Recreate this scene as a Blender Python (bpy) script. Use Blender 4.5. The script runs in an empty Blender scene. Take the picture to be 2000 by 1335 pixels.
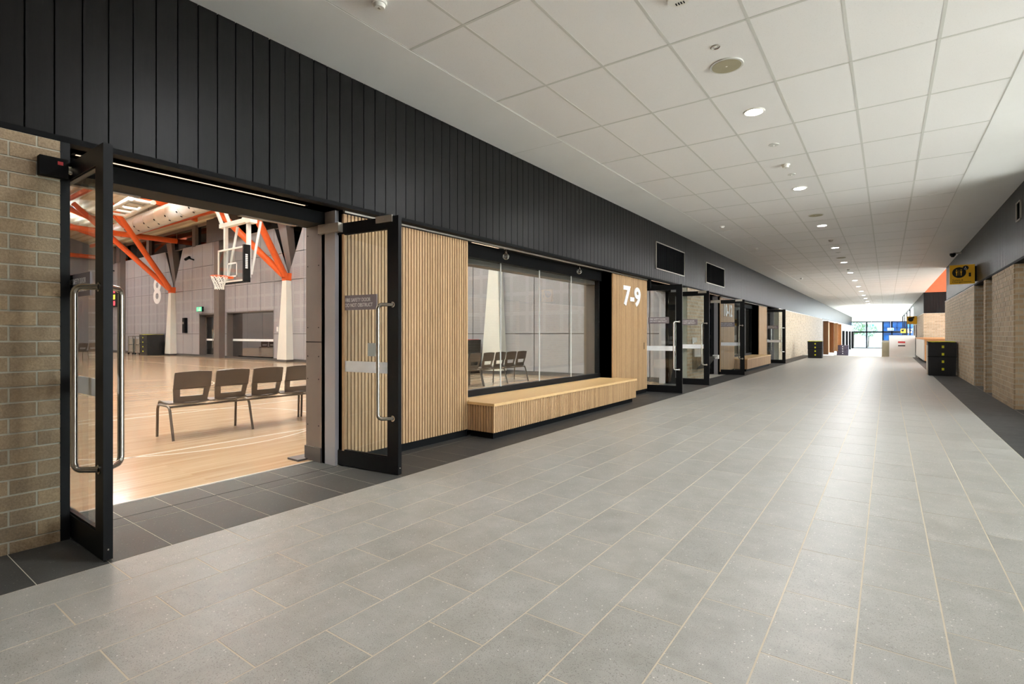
import bpy, bmesh, math, random
from mathutils import Matrix, Vector
random.seed(7)
sc = bpy.context.scene
COL = sc.collection
PI = math.pi
R = math.radians

# ------------------------------------------------------------------ camera, sky, exposure
cam_d = bpy.data.cameras.new('camera')
cam = bpy.data.objects.new('camera', cam_d); COL.objects.link(cam)
cam.location = (0, 0, 1.237)
cam.rotation_euler = (R(90), 0, 0.6253)
cam_d.sensor_width = 36.0
cam_d.lens = 1014.28 * 36 / 2000
cam_d.shift_y = -15.5 / 2000
cam_d.clip_start = 0.05; cam_d.clip_end = 600
sc.camera = cam
sc.view_settings.view_transform = 'Standard'
sc.view_settings.look = 'None'
sc.view_settings.exposure = 1.5
sc.view_settings.gamma = 1.0
sc.view_settings.use_curve_mapping = False
W_STRENGTH = 4.2          # bright overcast sky
DOWNLIGHT_W = 20.0        # each corridor downlight
HIGHBAY_W = 86.0         # each sports hall lamp
world = bpy.data.worlds.new('sky'); sc.world = world; world.use_nodes = True
_bg = world.node_tree.nodes['Background']
_bg.inputs[0].default_value = (0.84, 0.93, 1.0, 1); _bg.inputs[1].default_value = W_STRENGTH
try:
    sc.cycles.use_denoising = True
    sc.cycles.max_bounces = 5; sc.cycles.diffuse_bounces = 3; sc.cycles.glossy_bounces = 2; sc.cycles.transmission_bounces = 2
    sc.cycles.use_adaptive_sampling = True; sc.cycles.adaptive_threshold = .1
    sc.cycles.transparent_max_bounces = 14; sc.cycles.light_sampling_threshold = .04; sc.cycles.sample_clamp_indirect = 6
    sc.cycles.caustics_reflective = False; sc.cycles.caustics_refractive = False
except Exception:
    pass

sun_d = bpy.data.lights.new('sun', 'SUN'); sun_d.energy = 18.0; sun_d.angle = R(1.5); sun_d.color = (.97, .98, 1)
sun = bpy.data.objects.new('sun', sun_d); COL.objects.link(sun); sun.rotation_euler = (R(8), R(-28), 0)   # high sun from over the halls, lights the forecourt
def portal(loc, rot, sx, sy):                                  # marks a window opening to the renderer, gives off no light itself
    li = bpy.data.lights.new('window_portal', 'AREA'); li.shape = 'RECTANGLE'; li.size = sx; li.size_y = sy; li.cycles.is_portal = True
    o = bpy.data.objects.new('window_portal', li); COL.objects.link(o); o.location = loc; o.rotation_euler = rot
portal((1.9, 6.64, 1.8), (0, R(90), 0), 3.6, 7.7)               # added side glazing
portal((6.55, 31.1, 3.0), (0, R(90), 0), 5.6, 13.6)            # added glazing of the side foyer
portal((1.75, 70.0, 1.4), (0, R(90), 0), 4.2, 35.0)            # glazed far end, side
portal((-1.0, 88.2, 1.1), (R(-90), 0, 0), 6.3, 3.6)            # glazed far end

# ------------------------------------------------------------------ constants of the place
ZC = 3.62                 # ceiling
ZB = 2.43                 # underside of the dark cladding
XL, XR = -3.402, 1.098    # light paving edges
XLB, XRB = -4.0, 1.69     # brick faces
XLC, XRC = -4.04, 1.728   # cladding faces
GW = 13.05                # hall end wall (faces the camera)
U2 = 13.58                # distance from the first to the second hall front

# ------------------------------------------------------------------ materials
def lin(h):
    h = h.lstrip('#'); v = [int(h[i:i + 2], 16) / 255 for i in (0, 2, 4)]
    return tuple((c / 12.92 if c <= .04045 else ((c + .055) / 1.055) ** 2.4) for c in v) + (1,)
class NT:
    def __init__(s, name):
        s.m = bpy.data.materials.new(name); s.m.use_nodes = True; s.t = s.m.node_tree
        s.b = s.t.nodes['Principled BSDF']; s.o = s.t.nodes['Material Output']
    def n(s, typ, **kw):
        k = s.t.nodes.new('ShaderNode' + typ)
        for a, v in kw.items(): setattr(k, a, v)
        return k
    def l(s, a, b): s.t.links.new(a, b)
    def mix(s, f, a, b, mode='MIX'):
        k = s.n('MixRGB', blend_type=mode)
        for i, v in ((0, f), (1, a), (2, b)):
            if hasattr(v, 'is_linked'): s.l(v, k.inputs[i])
            elif i == 0: k.inputs[0].default_value = v
            else: k.inputs[i].default_value = v
        return k.outputs[0]
    def ramp(s, src, stops):
        k = s.n('ValToRGB'); s.l(src, k.inputs[0]); e = k.color_ramp.elements
        while len(e) < len(stops): e.new(.5)
        for q, (p, c) in zip(e, stops):
            q.position = p; q.color = c if len(c) == 4 else tuple(c) + (1,)
        return k.outputs[0]
    def coord(s, kind='Object', scale=(1, 1, 1), rnd=False):
        tc = s.n('TexCoord'); mp = s.n('Mapping'); mp.inputs['Scale'].default_value = scale
        s.l(tc.outputs[kind], mp.inputs[0])
        if rnd:
            oi = s.n('ObjectInfo'); mu = s.n('Math', operation='MULTIPLY'); mu.inputs[1].default_value = 37
            s.l(oi.outputs['Random'], mu.inputs[0]); cx = s.n('CombineXYZ')
            for i in range(3): s.l(mu.outputs[0], cx.inputs[i])
            s.l(cx.outputs[0], mp.inputs['Location'])
        return mp.outputs[0]
    def noise(s, vec, scale, detail=4, rough=.6):
        k = s.n('TexNoise'); k.inputs['Scale'].default_value = scale; k.inputs['Detail'].default_value = detail
        k.inputs['Roughness'].default_value = rough; s.l(vec, k.inputs['Vector']); return k.outputs['Fac']
    def bump(s, h, strength, dist=.01):
        k = s.n('Bump'); k.inputs['Strength'].default_value = strength; k.inputs['Distance'].default_value = dist
        s.l(h, k.inputs['Height']); s.l(k.outputs[0], s.b.inputs['Normal'])
    def set(s, color=None, rough=None, metal=None, spec=None, emit=None, es=None):
        if color is not None:
            if hasattr(color, 'is_linked'): s.l(color, s.b.inputs['Base Color'])
            else: s.b.inputs['Base Color'].default_value = color
        if rough is not None:
            if hasattr(rough, 'is_linked'): s.l(rough, s.b.inputs['Roughness'])
            else: s.b.inputs['Roughness'].default_value = rough
        if metal is not None: s.b.inputs['Metallic'].default_value = metal
        if spec is not None: s.b.inputs['Specular IOR Level'].default_value = spec
        if emit is not None:
            s.b.inputs['Emission Color'].default_value = emit; s.b.inputs['Emission Strength'].default_value = es
        return s.m
    def rand(s): return s.n('ObjectInfo').outputs['Random']
def plain(name, hexc, rough=.5, metal=0., spec=.5, var=.06, scale=6):
    k = NT(name); c = lin(hexc); v = k.noise(k.coord(), scale, 3)
    d = tuple(x * (1 - var) for x in c[:3]) + (1,); u = tuple(min(1, x * (1 + var)) for x in c[:3]) + (1,)
    return k.set(k.ramp(v, [(.3, d), (.7, u)]), rough, metal, spec)
def glow(name, hexc, s):
    k = NT(name); return k.set(lin(hexc), .5, emit=lin(hexc), es=s)
def glass(name, tint='#f4f7f5', refl=1.0, base=.05):
    k = NT(name); k.t.nodes.remove(k.b)
    lw = k.n('LayerWeight'); lw.inputs[0].default_value = .5
    pw = k.n('Math', operation='POWER'); pw.inputs[1].default_value = 5; k.l(lw.outputs['Facing'], pw.inputs[0])
    ma = k.n('Math', operation='MULTIPLY_ADD'); ma.inputs[1].default_value = .9 * refl; ma.inputs[2].default_value = base
    k.l(pw.outputs[0], ma.inputs[0])
    tr = k.n('BsdfTransparent'); tr.inputs[0].default_value = lin(tint)
    gl = k.n('BsdfGlossy'); gl.inputs['Roughness'].default_value = 0.0
    mx = k.n('MixShader'); k.l(ma.outputs[0], mx.inputs[0]); k.l(tr.outputs[0], mx.inputs[1]); k.l(gl.outputs[0], mx.inputs[2])
    k.l(mx.outputs[0], k.o.inputs[0]); return k.m

def m_paving(name, a, b, light, dark, rough, spec=.45):
    k = NT(name); v = k.coord(rnd=True)
    big = k.noise(v, 6, 3, .65); fine = k.noise(v, 210, 2, .7)
    base = k.ramp(big, [(.3, lin(a)), (.72, lin(b))])
    c = k.mix(k.ramp(fine, [(.33, (1, 1, 1)), (.43, (0, 0, 0))]), base, lin(dark))
    vo = k.n('TexVoronoi'); vo.inputs['Scale'].default_value = 62; k.l(v, vo.inputs['Vector'])
    sel = k.ramp(vo.outputs['Distance'], [(.14, (1, 1, 1)), (.24, (0, 0, 0))])
    pick = k.ramp(vo.outputs['Color'], [(.72, (0, 0, 0)), (.82, (1, 1, 1))])
    mm = k.n('Math', operation='MULTIPLY'); k.l(sel, mm.inputs[0]); k.l(pick, mm.inputs[1])
    c = k.mix(mm.outputs[0], c, lin(light))
    k.b.inputs['IOR'].default_value = 1.45
    tint = k.ramp(k.rand(), [(0, (.93, .92, .91)), (.5, (1, 1, 1)), (1, (1.0, .985, .97))])
    c = k.mix(1.0, c, tint, 'MULTIPLY')
    k.bump(fine, .08, .002)
    return k.set(c, k.ramp(big, [(.3, (rough,) * 3), (.7, (rough + .1,) * 3)]), spec=spec)
M = {}
M['paving'] = m_paving('light_stone_tile', '#9b9991', '#afaca5', '#dcd9d1', '#76736b', .34)
M['paving_dark'] = m_paving('charcoal_stone_tile', '#42413f', '#4e4d4b', '#77756f', '#343332', .45, .18)
M['grout'] = plain('beige_grout', '#c9bda6', .9)
M['grout_dark'] = plain('pale_grout', '#c9c3b4', .9)

def m_brick():
    k = NT('brown_brick'); v = k.coord(rnd=True); n1 = k.noise(v, 9, 5, .7); n2 = k.noise(v, 90, 2, .6)
    c = k.ramp(n1, [(.25, lin('#84705a')), (.6, lin('#a18a6c')), (.8, lin('#b1997b'))])
    c = k.mix(.35, c, k.ramp(n2, [(.35, lin('#75603f')), (.7, lin('#c0a888'))]))
    t = k.ramp(k.rand(), [(0, (.78, .77, .76)), (.45, (.97, .96, .95)), (1, (1.12, 1.1, 1.06))])
    c = k.mix(1, c, t, 'MULTIPLY'); k.bump(n2, .35, .006); return k.set(c, .6, spec=.5)
M['brick'] = m_brick()
M['mortar'] = plain('grey_mortar', '#c2bdac', .95, spec=.2)

def m_brickfield(name):
    k = NT(name); tc = k.n('TexCoord'); v = tc.outputs['Object']; se = k.n('SeparateXYZ'); k.l(v, se.inputs[0])
    ad = k.n('Math', operation='ADD'); k.l(se.outputs[0], ad.inputs[0]); k.l(se.outputs[1], ad.inputs[1])
    cx = k.n('CombineXYZ'); k.l(ad.outputs[0], cx.inputs[0]); k.l(se.outputs[2], cx.inputs[1])
    br = k.n('TexBrick'); k.l(cx.outputs[0], br.inputs['Vector'])
    br.inputs['Scale'].default_value = 1; br.inputs['Brick Width'].default_value = .24; br.inputs['Row Height'].default_value = .0868
    br.inputs['Mortar Size'].default_value = .005
    br.inputs['Color1'].default_value = lin('#a58b6b'); br.inputs['Color2'].default_value = lin('#c3a989'); br.inputs['Mortar'].default_value = lin('#b9b3a2')
    return k.set(br.outputs['Color'], .55, spec=.5)
M['brickfield'] = m_brickfield('brown_brickwork')

def m_wood(name, a, b, cdark, sc_=(1, 1, 1), rough=.5, var=True, spec=.4, contrast=1.0):
    k = NT(name); v = k.coord(scale=sc_, rnd=True); n1 = k.noise(v, 4, 6, .65); n2 = k.noise(v, 22, 4, .6)
    c = k.ramp(n1, [(.25, lin(a)), (.7, lin(b))]); c = k.mix(.3 * contrast, c, k.ramp(n2, [(.35, lin(cdark)), (.65, lin(b))]))
    if var: c = k.mix(1, c, k.ramp(k.rand(), [(0, (.84, .81, .77)), (.5, (1, 1, 1)), (1, (1.06, 1.05, 1.04))]), 'MULTIPLY')
    k.bump(n2, .08, .003); return k.set(c, rough, spec=spec)
M['slat'] = m_wood('oak_slat', '#b8926a', '#cba67b', '#9d7850', (9, 9, .8), .5)
M['oak'] = m_wood('oak_bench_top', '#d9b077', '#e4c08c', '#c2945c', (8, .7, 8), .42, False)
M['timber'] = m_wood('brown_timber', '#7d5432', '#95683f', '#5f3f25', (6, 6, .6), .5, False)
M['timber_orange'] = m_wood('warm_timber', '#c98a55', '#dba26d', '#a86c3c', (1, 6, 6), .5, False)
M['board'] = m_wood('black_stained_board', '#121110', '#1a1817', '#0c0b0b', (14, 14, .7), .36, True, .18)
M['black'] = plain('black_metal', '#141415', .5, .0, .2, .05)
M['matt_black'] = plain('matt_black', '#0c0c0d', .7, 0, .15)
M['charcoal'] = plain('charcoal_powder_coat', '#101011', .38, 0, .16, .05)
M['bronze'] = plain('dark_bronze_panel', '#6f6660', .42, .25, .5, .04)
M['steel'] = plain('brushed_steel', '#b8b3a9', .22, 1.0, .5, .05)
M['silver'] = plain('satin_silver', '#b9b2a6', .38, .8, .5, .04)
M['white'] = plain('white_paint', '#e8e5df', .55, 0, .4, .02)
M['plaster'] = plain('white_plaster', '#e9e8e7', .55, 0, .4, .015, 2)
M['gridbar'] = plain('white_grid_bar', '#cecdc9', .45, 0, .5, .01)
def m_ctile():
    k = NT('mineral_ceiling_tile'); v = k.coord(rnd=True); n = k.noise(v, 120, 3, .7)
    c = k.mix(k.ramp(n, [(.3, (1, 1, 1)), (.4, (0, 0, 0))]), lin('#eceaea'), lin('#dbd8d7'))
    c = k.mix(1, c, k.ramp(k.rand(), [(0, (.975, .97, .965)), (1, (1, 1, 1))]), 'MULTIPLY')
    k.bump(n, .12, .003); return k.set(c, .5, spec=.5)
M['ctile'] = m_ctile()
M['glass'] = glass('clear_glass', '#f6f9f8', 1.0, .06)
M['glass_tint'] = glass('tinted_entrance_glass', '#a3adb3', .6, .03)
M['line'] = plain('pale_court_line', '#efe3cf', .2, 0, .5, .02)
M['glass_dark'] = glass('grey_glass', '#aab0b0', 1.0, .08)
M['glass_soft'] = glass('outer_glass', '#fbfdfd', .5, .02)
M['frost'] = plain('frosted_band', '#f2f3f3', .6)
M['sign_grey'] = plain('reflection_tinted_plate', '#80767a', .4)  # mauve lightened to stand in for reflections on the plate
M['print_white'] = plain('white_print', '#f0edea', .5, 0, .3, .01)
M['print_black'] = plain('black_print', '#151410', .5, 0, .3, .01)
M['print_red'] = plain('red_print', '#c23a3a', .5, 0, .3, .01)
M['yellow'] = plain('yellow_sign', '#efb622', .45, 0, .4, .03)
M['lemon'] = plain('yellow_webbing', '#d6d027', .6)
M['orange'] = plain('orange_steel', '#e8652a', .42, 0, .5, .05)
M['orange_wall'] = plain('terracotta_paint', '#b5653f', .7)
M['cream_col'] = plain('cream_concrete', '#dcd9cf', .7, 0, .3, .03, 2)
M['duct'] = plain('pale_duct', '#e6e2da', .4, 0, .5, .03)
M['chair'] = plain('brown_grey_plastic', '#5a5049', .36, 0, .5, .04)
M['chair_metal'] = plain('bronze_tube', '#6a5f55', .35, .5, .5, .04)
M['bag'] = plain('black_nylon', '#141415', .5, 0, .45, .2, 9)
M['bag_purple'] = plain('purple_grey_nylon', '#4a4150', .6, 0, .4, .3, 9)
M['skirt'] = plain('dark_skirting', '#4a4644', .5)
M['lamp'] = glow('lamp_diffuser', '#fff6ea', 14.0)
M['led'] = glow('led_strip', '#ffd9b8', .55)
M['green'] = glow('exit_green', '#3f9a72', .8)
M['scoreboard_black'] = plain('scoreboard_body', '#1b1516', .5)
M['led_red'] = glow('red_digits', '#e8343c', 1.4)
M['led_yellow'] = glow('yellow_digits', '#f2c32e', 1.6)
M['blue_glass'] = plain('blue_facade', '#3f74b8', .2, 0, .6, .15, .6)
M['navy'] = plain('navy_steel', '#1f3f70', .5)
M['concrete'] = plain('pale_concrete', '#c9c6be', .8, 0, .3, .05, .6)
M['leaf'] = plain('pale_foliage', '#7f9a62', .8, 0, .3, .35, 3)
M['bark'] = plain('bark', '#7a6a58', .9)
M['net'] = plain('white_net', '#ecebe6', .8)
M['cream_wall'] = plain('cream_render', '#a49c84', .8)
M['door_brown'] = plain('brown_door', '#5b4f46', .5)

def m_hall_floor():
    k = NT('sprung_timber_floor'); v = k.coord()
    br = k.n('TexBrick'); mp = k.n('Mapping'); k.l(v, mp.inputs[0])
    mp.inputs['Rotation'].default_value = (0, 0, R(90)); k.l(mp.outputs[0], br.inputs['Vector'])
    br.offset = .37; br.inputs['Scale'].default_value = 1; br.inputs['Brick Width'].default_value = 1.5; br.inputs['Row Height'].default_value = .064
    br.inputs['Mortar Size'].default_value = .0008; br.inputs['Bias'].default_value = .0
    br.inputs['Color1'].default_value = lin('#cbae8d'); br.inputs['Color2'].default_value = lin('#b59270'); br.inputs['Mortar'].default_value = lin('#a67f56')
    st = k.coord(scale=(30, 1.2, 1)); n = k.noise(st, 1.0, 3, .6)
    c = k.mix(.45, br.outputs['Color'], k.ramp(n, [(.3, lin('#b08b65')), (.7, lin('#d6bc9d'))]))
    return k.set(c, .16, spec=.5)
M['hall_floor'] = m_hall_floor()
def m_hall_panel():
    k = NT('perforated_panel'); tc = k.n('TexCoord'); se = k.n('SeparateXYZ'); k.l(tc.outputs['Object'], se.inputs[0])
    ad = k.n('Math', operation='ADD'); k.l(se.outputs[0], ad.inputs[0]); k.l(se.outputs[1], ad.inputs[1])
    cx = k.n('CombineXYZ'); k.l(ad.outputs[0], cx.inputs[0]); k.l(se.outputs[2], cx.inputs[1])
    mp = k.n('Mapping'); k.l(cx.outputs[0], mp.inputs[0]); mp.inputs['Location'].default_value = (0, -.05, 0)
    br = k.n('TexBrick'); k.l(mp.outputs[0], br.inputs['Vector']); br.offset = 0; br.inputs['Scale'].default_value = 1
    br.inputs['Brick Width'].default_value = .6; br.inputs['Row Height'].default_value = .605; br.inputs['Mortar Size'].default_value = .06
    for i in ('Color1', 'Color2'): br.inputs[i].default_value = (1, 1, 1, 1)
    br.inputs['Mortar'].default_value = (0, 0, 0, 1)
    vo = k.n('TexVoronoi'); vo.voronoi_dimensions = '2D'; vo.inputs['Scale'].default_value = 34; vo.inputs['Randomness'].default_value = 0
    k.l(cx.outputs[0], vo.inputs['Vector'])
    dot = k.ramp(vo.outputs['Distance'], [(.26, (1, 1, 1)), (.34, (0, 0, 0))])
    mm = k.n('Math', operation='MULTIPLY'); k.l(dot, mm.inputs[0]); k.l(br.outputs['Color'], mm.inputs[1])
    c = k.mix(mm.outputs[0], lin('#9e9b9e'), lin('#827d80'))
    return k.set(c, .5, spec=.35)
M['hall_panel_perf'] = m_hall_panel()
M['hall_panel'] = plain('plain_wall_panel', '#9c999b', .45, 0, .4, .03, 1)
def m_roof():
    k = NT('ribbed_roof_sheet'); v = k.coord(); w = k.n('TexWave'); w.wave_type = 'BANDS'; w.bands_direction = 'Y'
    w.inputs['Scale'].default_value = .9; k.l(v, w.inputs['Vector'])
    c = k.ramp(w.outputs['Fac'], [(.1, lin('#dccbab')), (.4, lin('#efe3c9'))]); k.bump(w.outputs['Fac'], .5, .05)
    return k.set(c, .6, spec=.3)
M['roof'] = m_roof()

# ------------------------------------------------------------------ mesh building
class MB:
    def __init__(s): s.v = []; s.f = []; s.sm = []; s.mi = []
    def add(s, vs, fs, smooth=False, mi=0):
        o = len(s.v); s.v += [tuple(p) for p in vs]
        for f in fs: s.f.append(tuple(i + o for i in f)); s.sm.append(smooth); s.mi.append(mi)
        return s
    def box(s, x0, x1, y0, y1, z0, z1, mi=0, mat=None):
        vs = [(x, y, z) for z in (z0, z1) for y in (y0, y1) for x in (x0, x1)]
        if mat is not None: vs = [mat @ Vector(p) for p in vs]
        return s.add(vs, [(0, 2, 3, 1), (4, 5, 7, 6), (0, 1, 5, 4), (2, 6, 7, 3), (0, 4, 6, 2), (1, 3, 7, 5)], False, mi)
    def hexa(s, b, t, mi=0):                                    # bottom quad, top quad (same winding, counter-clockwise from above)
        return s.add(list(b) + list(t), [(3, 2, 1, 0), (4, 5, 6, 7), (0, 1, 5, 4), (1, 2, 6, 5), (2, 3, 7, 6), (3, 0, 4, 7)], False, mi)
    def cyl(s, p0, p1, r0, r1=None, n=12, cap=True, mi=0):
        p0, p1 = Vector(p0), Vector(p1); r1 = r0 if r1 is None else r1
        d = (p1 - p0).normalized(); a = d.orthogonal().normalized(); b = d.cross(a)
        ring = lambda p, r: [p + a * math.cos(2 * PI * i / n) * r + b * math.sin(2 * PI * i / n) * r for i in range(n)]
        s.add(ring(p0, r0) + ring(p1, r1), [(i, (i + 1) % n, n + (i + 1) % n, n + i) for i in range(n)], True, mi)
        if cap: s.add(ring(p0, r0), [tuple(range(n - 1, -1, -1))], False, mi); s.add(ring(p1, r1), [tuple(range(n))], False, mi)
        return s
    def tube(s, pts, r, n=10, mi=0):
        pts = [Vector(p) for p in pts]; rings = []; a = None
        for i, p in enumerate(pts):
            d = ((pts[min(i + 1, len(pts) - 1)] - p).normalized() + (p - pts[max(i - 1, 0)]).normalized()).normalized()
            if a is None: a = d.orthogonal().normalized()
            a = (a - d * a.dot(d)).normalized(); b = d.cross(a)
            rings.append([p + a * math.cos(2 * PI * k / n) * r + b * math.sin(2 * PI * k / n) * r for k in range(n)])
        vs = [q for g in rings for q in g]; fs = []
        for i in range(len(pts) - 1):
            for k in range(n): fs.append((i * n + k, i * n + (k + 1) % n, (i + 1) * n + (k + 1) % n, (i + 1) * n + k))
        s.add(vs, fs, True, mi); s.add(rings[0], [tuple(range(n - 1, -1, -1))], False, mi); s.add(rings[-1], [tuple(range(n))], False, mi)
        return s
    def prism(s, poly, fn, t, mi=0):                            # poly: 2D points, fn(a, b, depth) -> 3D, extruded from depth 0 to t
        n = len(poly); vs = [fn(a, b, 0) for a, b in poly] + [fn(a, b, t) for a, b in poly]
        return s.add(vs, [tuple(range(n)), tuple(range(2 * n - 1, n - 1, -1))] + [(i, n + i, n + (i + 1) % n, (i + 1) % n) for i in range(n)], False, mi)
    def disc(s, c, r, z0, z1, n=24, mi=0): return s.cyl((c[0], c[1], z0), (c[0], c[1], z1), r, r, n, True, mi)
    def mesh(s, name, mats):
        me = bpy.data.meshes.new(name); me.from_pydata(s.v, [], s.f)
        for m in (mats if isinstance(mats, (list, tuple)) else [mats]): me.materials.append(m)
        me.polygons.foreach_set('use_smooth', s.sm); me.polygons.foreach_set('material_index', s.mi)
        bm = bmesh.new(); bm.from_mesh(me); bmesh.ops.recalc_face_normals(bm, faces=bm.faces); bm.to_mesh(me); bm.free()
        me.update(); return me
    def build(s, name, mats, parent=None, loc=None):
        o = bpy.data.objects.new(name, s.mesh(name, mats)); COL.objects.link(o)
        if parent is not None: o.parent = parent
        if loc is not None: o.location = loc
        return o
def inst(name, me, parent=None, loc=(0, 0, 0), rot=None, scale=None):
    o = bpy.data.objects.new(name, me); COL.objects.link(o); o.location = loc
    if rot: o.rotation_euler = rot
    if scale: o.scale = scale
    if parent is not None: o.parent = parent
    return o
def tag(o, label, cat, group=None, kind=None):
    o['label'] = label; o['category'] = cat
    if group: o['group'] = group
    if kind: o['kind'] = kind
    return o
def empty(name, label, cat, loc=(0, 0, 0), rz=0, group=None, kind=None):
    o = bpy.data.objects.new(name, None); COL.objects.link(o); o.location = loc; o.rotation_euler = (0, 0, rz)
    o.empty_display_size = .1
    return tag(o, label, cat, group, kind)
def copy_tree(o, parent=None):
    c = o.copy(); COL.objects.link(c); c.parent = parent
    for ch in list(o.children): copy_tree(ch, c)
    return c
def stuff(o): o['kind'] = 'stuff'; return o
FACE_PX = Matrix(((0, 0, 1, 0), (1, 0, 0, 0), (0, 1, 0, 0), (0, 0, 0, 1)))    # text facing +X
FACE_NY = Matrix(((1, 0, 0, 0), (0, 0, -1, 0), (0, 1, 0, 0), (0, 0, 0, 1)))   # text facing -Y
def text(name, body, w, h, at, face, mat, parent=None, depth=.004, fat=0., align='LEFT', spacing=1.0):
    cu = bpy.data.curves.new(name, 'FONT'); cu.body = body; cu.align_x = align; cu.space_line = spacing
    cu.offset = fat; cu.resolution_u = 5
    t = bpy.data.objects.new(name, cu); COL.objects.link(t); dg = bpy.context.evaluated_depsgraph_get(); dg.update()
    me = bpy.data.meshes.new_from_object(t.evaluated_get(dg)); bpy.data.objects.remove(t); bpy.data.curves.remove(cu)
    xs = [v.co.x for v in me.vertices]; ys = [v.co.y for v in me.vertices]
    x0, x1, y0, y1 = min(xs), max(xs), min(ys), max(ys); sx, sy = w / (x1 - x0), h / (y1 - y0)
    bm = bmesh.new(); bm.from_mesh(me)
    for v in bm.verts: v.co = Vector(((v.co.x - x0) * sx, (v.co.y - y0) * sy, 0))
    ex = bmesh.ops.extrude_face_region(bm, geom=bm.faces[:])
    bmesh.ops.translate(bm, vec=(0, 0, depth), verts=[g for g in ex['geom'] if isinstance(g, bmesh.types.BMVert)])
    bmesh.ops.recalc_face_normals(bm, faces=bm.faces)
    bm.transform(Matrix.Translation(at) @ face); bm.to_mesh(me); bm.free()
    me.materials.clear(); me.materials.append(mat); me.polygons.foreach_set('use_smooth', [False] * len(me.polygons))
    o = bpy.data.objects.new(name, me); COL.objects.link(o)
    if parent is not None: o.parent = parent
    return o

# ------------------------------------------------------------------ floors
FLOOR_END = 35.0
floor = MB().box(XL, XR, -6, FLOOR_END, -.12, -.0008).build('floor', M['grout'])
tag(floor, 'pale grey speckled stone paving running down the corridor', 'floor', kind='structure')
tile_me = MB().box(-.1467, .1467, -.2967, .2967, -.012, 0).mesh('tile', M['paving'])
cells = []
for k in range(15):
    x = XL + .3 * k + .15; off = .105 if k % 2 else .405
    for j in range(-3, 58):
        y0 = off + .6 * j; y1 = y0 + .6
        if y1 > FLOOR_END: continue
        cells.append((x, y0 + .3))
def in_view(x, y, z, m=60):
    c, s = math.cos(.6253), math.sin(.6253); d = -x * s + y * c
    if d < .3: return False
    u = 1000 + 1014.28 * (x * c + y * s) / d; v = 652 - 1014.28 * (z - 1.237) / d
    return -m < u < 2000 + m and -m < v < 1335 + m
vis = sorted((c for c in cells if in_view(c[0], c[1], 0, 130)), key=lambda c: math.hypot(*c))
own = set(vis[:300]); rest = MB()
for c in cells:
    if c in own: inst('tile', tile_me, floor, (c[0], c[1], 0))
    else: rest.box(c[0] - .1467, c[0] + .1467, c[1] - .2967, c[1] + .2967, -.012, 0)
stuff(rest.build('tile_field', M['paving'], floor))

fb = MB().box(-4.53, XL, -6, FLOOR_END, -.12, -.0008).build('floor_border_left', M['grout_dark'])
tag(fb, 'charcoal stone tile border along the hall doors', 'floor', kind='structure')
dk = MB().box(-.2975, .2975, -.148, .148, -.012, 0).mesh('tile', M['paving_dark'])
dk2 = MB().box(-.0855, .0855, -.148, .148, -.012, 0).mesh('tile', M['paving_dark'])
dk3 = MB().box(-.17, .17, -.148, .148, -.012, 0).mesh('tile', M['paving_dark'])
rest = MB()
for j in range(-12, 114):
    y = .705 + .3 * j + .15
    if y > FLOOR_END: break
    if -.3 < y < 21:
        inst('tile', dk, fb, (XL - .3, y, 0))
        if .9 < y < 14.8: inst('tile', dk2, fb, (-4.0905, y, 0)); inst('tile', dk3, fb, (-4.355, y, 0))
    else: rest.box(XL - .5975, XL - .0025, y - .148, y + .148, -.012, 0); rest.box(-4.53, XL - .603, y - .148, y + .148, -.012, 0)
stuff(rest.build('tile_field', M['paving_dark'], fb))
MB().box(-4.186, -4.175, .98, 2.98, -.002, .0005).build('drain_slot', M['matt_black'], fb)
fr = MB().box(XR, 6.5, -6, FLOOR_END, -.12, -.0008).build('floor_border_right', M['grout_dark'])
tag(fr, 'charcoal stone tile border along the brick toilet block', 'floor', kind='structure')
rest = MB()
for j in range(-12, 114):
    y = .705 + .3 * j + .15
    if y > FLOOR_END: break
    if 5.5 < y < 25: inst('tile', dk, fr, (XR + .3, y, 0))
    else: rest.box(XR + .0025, XR + .5975, y - .148, y + .148, -.012, 0)
    for i in range(1, 8):
        if y > 10: rest.box(XR + .6 * i + .0025, XR + .6 * i + .5975, y - .148, y + .148, -.012, 0)
stuff(rest.build('tile_field', M['paving_dark'], fr))
# sprung floor of the near hall and the next one
hf = MB().box(-46, -4.53, -14, GW, -.12, .002).build('floor_hall', M['hall_floor'])
tag(hf, 'glossy blond timber sports hall floor', 'floor', kind='structure')
MB().box(-4.545, -4.515, .98, 2.98, -.01, .006).build('threshold_strip', M['silver'], hf)
ln = MB()
for x in (-6.15, -9.0, -33.0): ln.box(x, x + .035, -13, 12.2, .002, .0026)
for y in (-3.0, 9.2, 11.9): ln.box(-44, -6.15, y, y + .035, .002, .0026)
n = 48
for (cx, cy, r) in ((-14.5, 4.6, 1.8), (-26, 4.6, 1.8), (-7.6, 3.0, 1.8)):
    pts = [(cx + r * math.cos(2 * PI * i / n), cy + r * math.sin(2 * PI * i / n)) for i in range(n)]
    pin = [(cx + (r - .03) * math.cos(2 * PI * i / n), cy + (r - .03) * math.sin(2 * PI * i / n)) for i in range(n)]
    ln.add([(x, y, .0026) for x, y in pts + pin], [(i, (i + 1) % n, n + (i + 1) % n, n + i) for i in range(n)])
ln.build('court_line', M['line'], hf)
hf2 = MB().box(-46, -4.53, GW + .4, 44, -.12, .002).build('floor_hall_beyond', M['hall_floor'])
tag(hf2, 'timber floor of the second sports hall', 'floor', kind='structure')
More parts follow.
